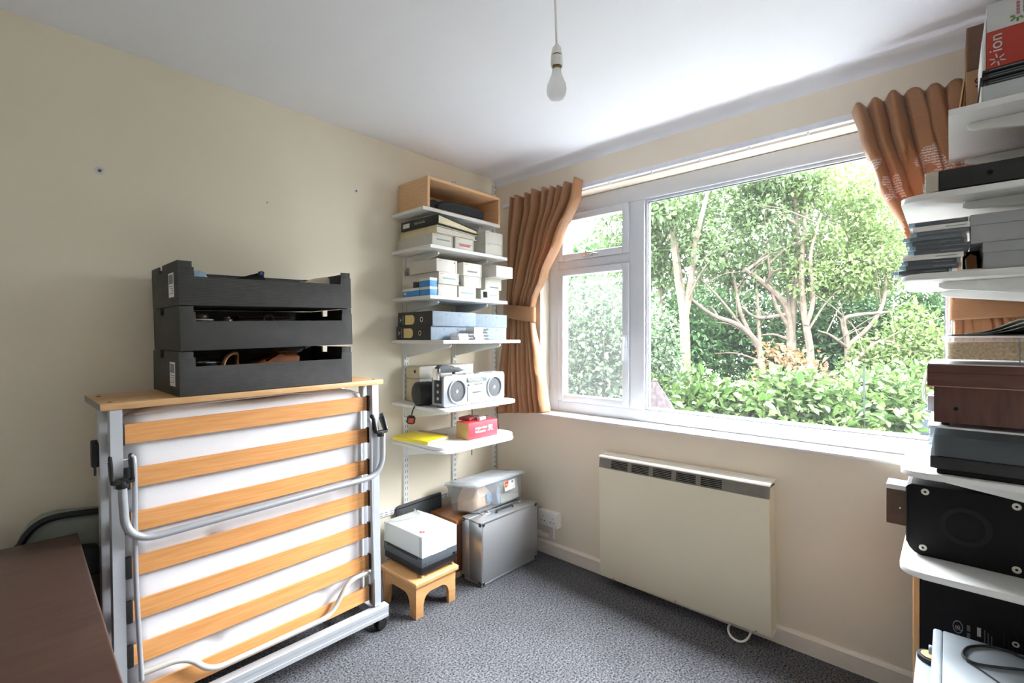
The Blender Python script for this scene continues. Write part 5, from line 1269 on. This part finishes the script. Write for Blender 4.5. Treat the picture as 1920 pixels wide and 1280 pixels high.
# ================================================================== SHELVING ON THE NEAR WALL (right of the picture)
RX0, RX1 = -.570, -.085
GR = 'brackets of the shelving at the right'
for x, e in ((-.470, 'nearer the camera'), (-.115, 'nearer the window')):
    upright(x, YN + .001, .45, 2.30, 'white slotted upright behind the right hand shelves, %s' % e, 1, 'slotted uprights of the right hand shelving')
def rshelf(zt, yf, rad, label):
    return shelf(RX0, RX1, YN + .020, yf, zt, label, rad, side='back', group='white shelves at the right of the window')
rsh = [(1.944, -2.284, .0, 'topmost right hand shelf, square ended, under the red and white carton', .30, 'red and white carton'),
       (1.726, -2.182, .045, 'right hand shelf holding the flat black amplifier', .31, 'flat black amplifier'),
       (1.505, -2.182, .045, 'right hand shelf holding the stack of disc cases', .36, 'stack of disc cases'),
       (.949, -2.180, .055, 'right hand shelf holding the record player and brown veneered boxes', .36, 'record player'),
       (.669, -2.178, .055, 'right hand shelf holding the black speaker with a round port', .36, 'ported black speaker')]
for zt, yf, rad, lab, L, wh in rsh:
    rshelf(zt, yf, rad, lab)
    if zt > .7:
        hb = .040 if zt > 1.7 and zt < 1.8 else .066
        for x, e in ((-.470, 'camera end'), (-.115, 'window end')):
            bracket(x, YN + .0165, zt - .0185, L, 'white bracket at the %s under the shelf with the %s' % (e, wh), 1, hb, GR)
# lowest shelf is carried by side clips so the speaker below clears it
for x, e in ((-.470, 'camera end'), (-.115, 'window end')):
    bracket(x, YN + .0165, .669 - .0185, .05, 'short white bracket at the %s under the shelf with the ported black speaker' % e, 1, .03, GR)
# ---- top shelf
zt = 1.9445
m_gbox = mat('light_grey_card', '#b9bdbf', .6, noise=.03)
o = thing('grey_box', 'pale grey flat box under the black records on the topmost right shelf', 'box', (-.562, -2.600, zt))
q = MB(); q.box(0, .298, 0, .250, 0, .042, .002); q.build('body', m_gbox, o)
q = MB(); q.box(-.0008, .298, .2505, .253, 0, .042, .0005); q.build('edge_flap', m_paper, o)
for k in range(5):
    o = thing('record_sleeve', 'black record sleeve in the pile under the red and white carton, %s from the bottom' % nth[k], 'record sleeve', (-.560 + .003 * (k % 2), -2.602, zt + .0425 + k * .0083), (0, 0, R((-1) ** k * .4)), 'black record sleeves on the top shelf')
    q = MB(); q.box(0, .30, 0, .252 + .004 * ((k * 7) % 3 - 1), 0, .0078, .0012); q.build('sleeve', mat('black_sleeve', '#1e1f22', .4, noise=.1), o)
    q = MB(); q.box(-.0006, -.0001, .01, .24, .0032, .0046); q.build('paper_edge', m_greyink, o)
zc = zt + .0425 + 5 * .0083 + .0003
ca = thing('carton', 'red and white printed carton with a rotated white logo, on the topmost right shelf', 'carton', (-.562, -2.358, zc), (0, 0, 0))
m_cw = mat('carton_white', '#c2c3c2', .45, noise=.01); m_cr = mat('carton_red', '#a82f1b', .45, noise=.03)
q = MB(); q.box(0, .26, -.262, 0, .0955, .168, .001); q.build('white_part', m_cw, ca)
q = MB(); q.box(0, .26, -.262, 0, 0, .0953, .001); rp_ = q.build('red_part', m_cr, ca)
text('lettering', 'ion', .036, m_cw, rp_, MX((-.0006, -.0175, .038), (0, 0, 1), (0, 1, 0)), sx=1.05)
q = MB()
for k in range(6):
    a = R(60 * k + 20); c0 = Vector((-.0005, -.020, .018))
    q.tube([c0 + Vector((0, math.cos(a), math.sin(a))) * .005, c0 + Vector((0, math.cos(a), math.sin(a))) * .0155], .0017, 6)
q.build('logo_star', m_cw, rp_)
q = MB(); q.cyl((-.0009, -.090, .090), (-.0002, -.090, .090), .014, 20); q.build('dark_spot', mat('dark_teal', '#2e4040', .4), rp_)
q = MB()
m_grn = mat('leaf_green_print', '#7f9a4e', .6)
for k, L in ((0, .013), (1, .015), (2, .014), (3, .013)):
    a = R(170 + 50 * k); c0 = Vector((-.0005, -.056, .116)); q.tube([c0 + Vector((0, -math.cos(a), math.sin(a))) * .005, c0 + Vector((0, -math.cos(a), math.sin(a))) * L], .0022, 6)
q.build('leaf_logo', m_grn, ca)
for k in range(4):
    q = MB(); q.box(-.0006, -.0001, -.0600, -.0540, .120 + k * .0085, .1270 + k * .0085); q.build('red_print', mat('dull_red_print', '#a56a6c', .6), ca)
for k in range(4):
    q = MB(); q.tube(smooth_path([(-.0004, -.0655, .122 + k * .0085), (-.0004, -.0720, .1235 + k * .0085), (-.0004, -.0660, .1265 + k * .0085), (-.0004, -.0715, .1285 + k * .0085)], 4), .0009, 5); q.build('black_print', m_ink, ca)
for k in range(3):
    o = thing('paper_sheet', 'white paper sleeve beside the red and white carton, %s from the carton' % nth[k], 'paper', (-.556 + .012 * k, -2.3570 + .0026 * k, zt + .0425 + .0420), (0, 0, 0), 'white sleeves beside the red and white carton')
    q = MB(); q.box(0, .22, 0, .0022, 0, .135 - .022 * k, .0004); q.build('sheet', m_paper, o)
m_ply = mat('box_wood', '#7a5236', .55, noise=.12, nscale=6, stretch=(9, 9, 1.5), col2='#6a452c')
m_ply2 = mat('box_board', '#a47d57', .65, noise=.08, nscale=9)
o = thing('wooden_box', 'brown wooden box stacked on the numbered box behind the carton', 'wooden box', (-.258, -2.565, 2.1595))
q = MB(); q.box(0, .17, 0, .240, 0, .137, .002); q.build('body', m_ply, o)
q = MB(); q.box(-.0012, -.0002, .004, .236, .003, .134, .0003); q.build('end_board', mat('box_end', '#694631', .55, noise=.14, nscale=6, stretch=(9, 1.5, 9)), o)
o = thing('numbered_box', 'light brown box with a handwritten 94 on its end, on the top right shelf', 'box', (-.258, -2.565, zt))
q = MB(); q.box(0, .17, 0, .240, 0, .2145, .002); bx = q.build('body', m_ply2, o)
text('handwriting', '94', .042, m_ink, bx, MX((-.0006, .224, .172), (0, -1, 0), (0, 0, 1)) @ RZ(-8))
o = thing('envelope', 'buff envelope leaning on the side of the numbered box', 'envelope', (-.235, -2.295, zt), (R(6.5), 0, 0))
q = MB(); q.box(0, .13, -.004, 0, 0, .205, .0008); q.build('paper', mat('buff_paper', '#d9b57c', .7, noise=.05), o)
# ---- amplifier
zt = 1.7265
am = thing('amplifier', 'flat black amplifier with a beige front lying on the second right shelf', 'amplifier', (-.552, -2.605, zt))
for (x, y) in ((.03, .03), (.36, .03), (.03, .31), (.36, .31)):
    q = MB(); q.cyl((x, y, 0), (x, y, .006), .012, 14, b=.001); q.build('foot', m_rubber, am)
q = MB(); q.box(0, .40, 0, .341, .0062, .061, .003); q.build('case', m_black, am)
m_beige = mat('beige_metal', '#b5ae9c', .45, .1, noise=.03)
q = MB(); q.box(0, .40, .3412, .370, .0062, .061, .002); fp_ = q.build('front_panel', m_beige, am)
for k in range(4):
    q = MB(); q.cyl((.06 + k * .08, .3701, .034), (.06 + k * .08, .376, .034), .011, 16, b=.001); q.build('knob', m_beige, fp_)
q = MB(); q.cyl((-.002, .24, .034), (.0, .24, .034), .006, 12); q.build('screw', m_black2, am)
# ---- disc cases and boxes
zt = 1.5055
m_spine_w = mat('spine_white', '#dcdbd6', .4, noise=.02); m_spine_g = mat('spine_grey', '#a4a8aa', .35, noise=.05); m_spine_d = mat('spine_dark', '#5f6468', .3, noise=.25, nscale=60, stretch=(1, .2, 3))
z = zt
spec = [('d', -.008), ('d', .008), ('d', .012), ('w', .016), ('d', .026), ('d', .030), ('d', .022), ('g', .016), ('g', .032), ('w', .038), ('d', .028)]
cols = {'d': (m_spine_d, 'dark'), 'g': (m_spine_g, 'silver-grey'), 'w': (m_spine_w, 'white')}
m_case = glass_mat('disc_case_clear', .16, '#cfd8de', .12)
for k, (c, dy) in enumerate(spec):
    hgt = .0126 if c != 'w' else .0150
    g = random.Random(k)
    o = thing('disc_case', '%s spined disc case in the stack on the right shelf, %s' % (cols[c][1], 'topmost' if k == 10 else ('lowest' if k == 0 else '%s from the bottom' % (nth + ['tenth'])[k])), 'disc case',
              (-.562 + g.uniform(0, .006), -2.172 - dy - .142 + .142, z), (0, 0, R(g.uniform(-1.5, 1.5))), 'disc cases stacked on the right hand shelf')
    wd = .128 + g.uniform(-.006, .006)
    q = MB(); q.box(.0022, .125, -wd + .006, -.014, .001, hgt - .0012, .0008); q.build('inlay', cols[c][0], o)
    q = MB(); q.box(0, .0020, -wd, 0, 0, hgt - .0006, .0006); q.box(.0021, .126, -.0135, 0, 0, hgt - .0006, .0006); q.build('case', m_case if c != 'w' else m_spine_w, o)
    q = MB(); q.box(-.0004, -.0001, -wd * .9, -wd * .55, hgt * .4, hgt * .55); q.build('print', m_greyink, o)
    z += hgt + .0002
m_gb2 = mat('mid_grey_card', '#9b9e9f', .6, noise=.03)
for (z_, y_, h_, lab) in ((zt, -2.352, .0700, 'grey card box standing on the disc case shelf, lower of two'), (zt + .0705, -2.328, .0760, 'grey card box overhanging the one below it beside the disc cases')):
    o = thing('grey_box', lab, 'box', (-.562, -2.605, z_), (0, 0, 0), 'grey card boxes on the disc shelf')
    d_ = y_ + 2.605
    q = MB(); q.box(0, .30, 0, d_, 0, h_ * .62, .0015); q.build('tray', m_gb2, o)
    q = MB(); q.box(-.0014, .3014, -.001, d_ + .0014, h_ * .62 + .0002, h_, .0015); q.build('lid', m_gb2, o)
o = thing('flat_case', 'white edged flat case lying between the disc stack and the grey boxes', 'flat case', (-.555, -2.350, zt))
q = MB(); q.box(0, .12, 0, .044, 0, .004, .0008); q.build('case', m_spine_w, o)
o = thing('leather_pouch', 'small tan leather pouch tucked between the disc cases and grey boxes', 'pouch', (-.50, -2.343, zt + .0045))
q = MB(); q.prism([(0, 0), (.022, 0), (.024, .035), (.014, .048), (.002, .040)], 'x', 0, .05, .004, 2); q.build('body', m_leath, o)
o = thing('gap_blocker', 'black block added to darken the gap behind the tan leather pouch', 'case', (-.44, -2.349, zt + .0045))  # added block, keeps window light from showing through the gap
q = MB(); q.box(0, .22, 0, .036, 0, .062, .003); q.build('body', m_black2, o)
# ---- record player stack
zt = .9495
m_pl = mat('player_grey', '#5d6165', .4, noise=.04)
rp = thing('record_player', 'black based record player under a clear plastic lid on the right shelf', 'record player', (-.556, -2.612, zt))
q = MB(); q.box(.006, .36, .01, .352, 0, .014, .003); q.build('foot_plinth', m_black2, rp)
q = MB(); q.box(0, .37, 0, .366, .0142, .048, .003); q.build('base', m_black, rp)
q = MB(); q.box(.004, .366, .004, .358, .0482, .106, .004); q.build('deck', m_pl, rp)
q = MB(); frustum(q, (-.003, .373, -.003, .372), (.0, .37, 0, .368), .050, .132, .012)
q2 = MB(); q2.prism(round_poly(-.002, .372, -.002, .371, (.012,) * 4), 'z', .1275, .1325, .001); q2.build('lid_top', mat('smoky_white_lid', '#c9cdd0', .25, noise=.02), rp)
lo = q.build('lid', glass_mat('smoky_lid', .07, '#d9dde0', .08), rp); md = lo.modifiers.new('wall', 'SOLIDIFY'); md.thickness = .002
m_ven = mat('red_walnut', '#5a3326', .4, noise=.2, nscale=7, stretch=(9, 9, 1.3), col2='#43241b', coat=.1)
m_ven2 = mat('red_walnut_long', '#5e3629', .4, noise=.18, nscale=7, stretch=(9, 1.3, 9), col2='#4a281e', coat=.1)
zs = zt + .1328
vb = thing('veneered_box', 'dark red-brown veneered box standing on the record player lid', 'wooden box', (-.556, -2.612, zs))
for (x, y) in ((.03, .325), (.33, .325), (.03, .03), (.33, .03)):
    q = MB(); q.box(x, x + .02, y, y + .018, 0, .010, .002); q.build('foot', m_rubber, vb)
q = MB(); q.box(0, .36, 0, .358, .0102, .108, .002); q.build('body', m_ven, vb)
q = MB(); q.cyl((-.0015, .313, .050), (.0005, .313, .050), .0048, 14); q.build('screw', m_black2, vb)
zs += .1083
tp = thing('turntable_plinth', 'wider dark red-brown plinth with a pale top lying on the veneered box', 'plinth', (-.558, -2.616, zs))
q = MB(); q.box(0, .38, 0, .376, 0.0022, .060, .0015); q.build('body', m_ven2, tp)
q = MB(); q.box(.001, .379, .001, .375, 0, .002, .0005); q.build('bottom_edge', mat('pale_edge', '#b98f78', .5), tp)
q = MB(); q.box(.001, .379, .0, .375, .0602, .064, .001); q.build('top_plate', mat('aluminium_plate', '#c3c4c6', .35, .4, noise=.02), tp)
q = MB(); q.box(-.0004, -.0001, .0, .376, .038, .0388); q.build('joint_line', m_black2, tp)
zs += .0642
tb3 = thing('plastic_box', 'clear plastic box filled with brown cork granules on the plinth', 'plastic box', (-.552, -2.600, zs))
m_cork = mat('cork_granules', '#edcda2', .9, noise=.25, nscale=160, col2='#b8946a', bump=1., bscale=220)
q = MB(); q.prism(round_poly(.006, .244, .006, .318, (.02,) * 4), 'z', .012, .058, .006, 3); q.build('filling', m_cork, tb3)
q = MB(); frustum(q, (.004, .246, .004, .320), (0, .25, 0, .327), 0, .070, .024); o = q.build('tub', glass_mat('clear_box_thin', .08, '#fafcfc', .06), tb3)
md = o.modifiers.new('wall', 'SOLIDIFY'); md.thickness = .0012
q = MB(); q.prism(round_poly(-.002, .252, -.002, .329, (.024,) * 4), 'z', .0705, .076, .002); q.build('lid', glass_mat('clear_plastic_lid', .34, '#f8fafb', .08), tb3)
q = MB(); q.box(-.002, -.0005, .18, .183, 0, .069); q.build('seam', m_greyink, tb3)
zs += .0762
o = thing('thin_black_folder', 'thin black folder lying on top of the clear plastic box', 'folder', (-.545, -2.560, zs), (0, 0, R(2)))
q = MB(); q.box(0, .21, 0, .270, 0, .0035, .001); q.build('cover', m_black, o)
o = thing('loose_papers', 'loose white papers with a curled corner on the thin black folder', 'papers', (-.535, -2.555, zs + .0037), (0, 0, R(-2)))
for k in range(3):
    b2 = MB(); bm = b2.bm; n = 14
    rows = [[bm.verts.new((.20 * i / n, .24 * j / n, .0006 + k * .0012 + (.026 + .006 * k) * math.exp(-((j / n - .42 - .05 * k) / .22) ** 2) * max(0, 1 - (i / n) * 1.3))) for j in range(n + 1)] for i in range(n + 1)]
    for i in range(n):
        for j in range(n): bm.faces.new((rows[i][j], rows[i + 1][j], rows[i + 1][j + 1], rows[i][j + 1]))
    s_ = b2.build('sheet', m_paper, o); md = s_.modifiers.new('t', 'SOLIDIFY'); md.thickness = .0005
# connectors hanging behind the boxes
o = thing('lead_bundle', 'bundle of thin white leads with an orange connector beside the veneered box', 'leads', (-.20, -2.2400, zt + .1335))
q = MB()
for k in range(3): q.tube(smooth_path([(.01 * k, -.008, .0035), (.01 * k, .010 + .004 * k, .03), (.006 * k, .014 + .004 * k, .085), (.012 * k, .006, .122 + .01 * k), (.02, -.008, .10)], 6), .0016, 6)
q.build('cord', m_paper, o)
q = MB(); q.box(-.006, .012, -.006, .006, .078, .106, .003); q.build('connector', mat('orange_plastic', '#e88a2a', .4), o)
q = MB(); q.box(-.012, .020, -.010, .008, 0.0, .050, .002); q.build('adaptor', m_rad2, o)
# ---- speaker shelf
zt = .6695
sp = thing('loudspeaker', 'black loudspeaker lying on its side with a round port facing the room', 'loudspeaker', (-.427, -2.190, zt), (0, 0, 0), None)
bodyp = [(0, .030), (-.005, .018), (-.016, .006), (-.030, 0), (-.43, 0), (-.43, .212), (-.010, .212), (0, .204)]
q = MB(); q.prism(bodyp, 'x', 0, .245, .0015); q.build('cabinet', m_black2, sp)
q = MB(); q.prism([(-.0002, .032), (.003, .034), (.003, .200), (-.0002, .203)], 'x', -.0012, .245); q.build('baffle_edge', m_black, sp)
q = MB(); q.lathe([(.052, 0), (.056, .0012), (.050, .002), (.042, .0), (.036, -.010), (.033, -.03), (0, -.03)], c=(-.0004, -.130, .110), axis=(-1, 0, 0), seg=36); pr = q.build('port_ring', mat('port_rim', '#17171a', .55, spec=.2), sp)
q = MB(); q.cyl((-.0012, -.130, .110), (-.0006, -.130, .110), .033, 30); q.build('port_hole', mat('port_void', '#050505', .9), pr)
for (y, z) in ((-.042, .193), (-.037, .024), (-.232, .020), (-.232, .193)):
    q = MB(); q.lathe([(.0035, 0), (.0095, 0), (.0095, .0015), (.0075, .0025), (.0035, .0020), (.0035, 0)], c=(-.0002, y, z), axis=(-1, 0, 0), seg=22); wv_ = q.build('washer', mat('washer_cream', '#cfcdc3', .35, .3), sp)
    q = MB(); q.cyl((-.0015, y, z), (0, y, z), .0034, 12); q.build('screw', m_black2, wv_)
o = thing('wood_block', 'dark wooden box with a pale top at the window end of the speaker shelf', 'wooden box', (-.172, -2.300, zt))
q = MB(); q.box(0, .086, 0, .180, 0, .122, .002); q.build('body', mat('dark_block_wood', '#5b4433', .6, noise=.15, nscale=8, stretch=(2, 2, 9)), o)
q = MB(); q.box(0, .086, 0, .180, .1222, .139, .001); q.build('pale_top', m_paper, o)
q = MB(); q.cyl((-.0015, .142, .060), (.0, .142, .060), .003, 10); q.build('pin', m_paper, o)
# ---- floor group at the right
s2 = thing('loudspeaker', 'black loudspeaker with a pine front and printed rear label below the lowest right shelf', 'loudspeaker', (-.430, -2.220, .262), (0, 0, 0), None)
q = MB(); q.box(0, .25, -.40, 0, 0, .372, .003); q.build('cabinet', m_black2, s2)
m_pine = mat('pine_front', '#e3b27a', .45, noise=.08, nscale=6, stretch=(3, 9, 1.2), col2='#d79f62')
q = MB(); q.box(.0, .25, .0005, .016, 0.016, .372, .002); q.build('front_board', m_pine, s2)
q = MB(); q.box(.0, .25, .0005, .016, 0, .0155, .002); q.build('bottom_strip', m_dkbr, s2)
m_pr = mat('pale_print', '#8d9092', .6)
q = MB(); q.lathe([(.012, 0), (.0135, 0), (.0135, .0006), (.012, .0006), (.012, 0)], c=(-.0002, -.0, 0), axis=(-1, 0, 0), seg=28)
q.xf(T(0, -.084, .225) @ Matrix.Diagonal((1, .8, 1.35, 1))); q.build('oval_logo', m_pr, s2)
text('lettering', 'JB', .016, m_pr, s2, MX((-.0006, -.084, .216), (0, 0, 1), (0, 1, 0)))
for k, (za, zb_) in enumerate(((.192, .216), (.221, .238))):
    q = MB(); q.box(-.0006, -.0001, -.110, -.103, za, zb_); q.build('print_block', mat('dim_print2', '#5d6062', .6), s2)
q = MB(); q.box(-.0006, -.0001, -.132, -.124, .215, .240); q.build('label', mat('label_grey', '#b9babb', .6), s2)
for k in range(3):
    q = MB(); q.box(-.0006, -.0001, -.1405 - k * .007, -.1385 - k * .007, .192, .238 - k * .006); q.build('print_line', mat('dim_print2', '#5d6062'), s2)
for k in range(7):
    q = MB(); q.box(-.0005, -.0001, -.178 - k * .0085, -.1775 - k * .0085, .16, .245 - (k % 3) * .012); q.build('print_line', mat('dim_print', '#4a4c4e', .6), s2)
q = MB(); q.lathe([(.0035, 0), (.0075, 0), (.0075, .0015), (.0035, .0015), (.0035, 0)], c=(-.0002, -.200, .224), axis=(-1, 0, 0), seg=20); q.build('washer', mat('washer_cream', '#cfcdc3'), s2)
o = thing('floor_box', 'dark box on the carpet carrying the pine fronted loudspeaker', 'box', (-.405, -2.600, 0))
q = MB(); q.box(0, .20, 0, .33, 0, .2615, .003); q.build('body', m_rubber, o)
q = MB(); q.box(.05, .15, .3302, .332, .10, .16, .001); q.build('hand_hole', m_black2, o)
m_bgrey = mat('blue_grey_board', '#707c89', .6, noise=.04)
o = thing('file_box', 'blue-grey upright file box on the carpet in front of the pine fronted loudspeaker', 'file box', (-.92, -2.600, 0))
q = MB(); q.box(0, .405, 0, .384, 0, .422, .003); q.build('body', m_bgrey, o)
q = MB(); q.box(.0, .405, .3842, .386, .33, .3312); q.build('crease', mat('seam_grey', '#a9adad'), o)
o = thing('tape_reel', 'black rimmed orange reel on the blue-grey file box', 'reel', (-.545, -2.248, .4225))
q = MB(); q.lathe([(.0, 0), (.030, 0), (.030, .012), (.024, .012), (.0, .008)], seg=28); q.build('rim', m_black, o)
q = MB(); q.cyl((0, 0, .0125), (0, 0, .0145), .022, 24, b=.0005); q.build('centre', mat('orange_centre', '#c98b4e', .5), o)
dv = thing('disc_player', 'silver-grey disc player lying on the blue-grey file box at the lower right', 'disc player', (-.92, -2.608, .4375))
for (x, y) in ((.04, .03), (.36, .03), (.04, .30), (.36, .30)):
    q = MB(); q.cyl((x, y, -.0148), (x, y, .0), .014, 14); q.build('foot', m_rubber, dv)
m_dev = mat('device_silver', '#8f979d', .4, .15, noise=.02)
q = MB(); q.box(0, .405, 0, .335, 0.0002, .065, .003); q.build('case', m_dev, dv)
q = MB(); q.box(0, .405, .3352, .356, 0.0002, .065, .006, 3); fp_ = q.build('front_panel', mat('device_front', '#a3acb4', .3, .1), dv)
q = MB(); q.cyl((.33, .3562, .035), (.33, .364, .035), .012, 18, b=.002); q.build('knob', m_dev, fp_)
cbl = thing('black_lead', 'black lead looped on top of the silver-grey disc player', 'cable', (0, 0, 0))
zz = .5028 + .0038
q = MB(); q.tube(smooth_path([(-.42, -2.54, zz), (-.533, -2.440, zz), (-.528, -2.400, zz), (-.538, -2.360, zz), (-.575, -2.325, zz), (-.622, -2.312, zz), (-.645, -2.318, zz), (-.650, -2.346, zz), (-.606, -2.422, zz), (-.57, -2.49, zz), (-.56, -2.56, zz)], 8), .0034, 8); q.build('cord', m_black, cbl)
cb2 = thing('thin_black_lead', 'thin black lead running forward from the loop on the disc player', 'cable', (0, 0, 0))
q = MB(); q.tube(smooth_path([(-.652, -2.318, zz - .0015), (-.675, -2.345, zz - .0018), (-.72, -2.385, zz - .0018), (-.80, -2.44, zz - .0018), (-.90, -2.47, zz - .0018)], 8), .0018, 6); q.build('cord', m_black, cb2)
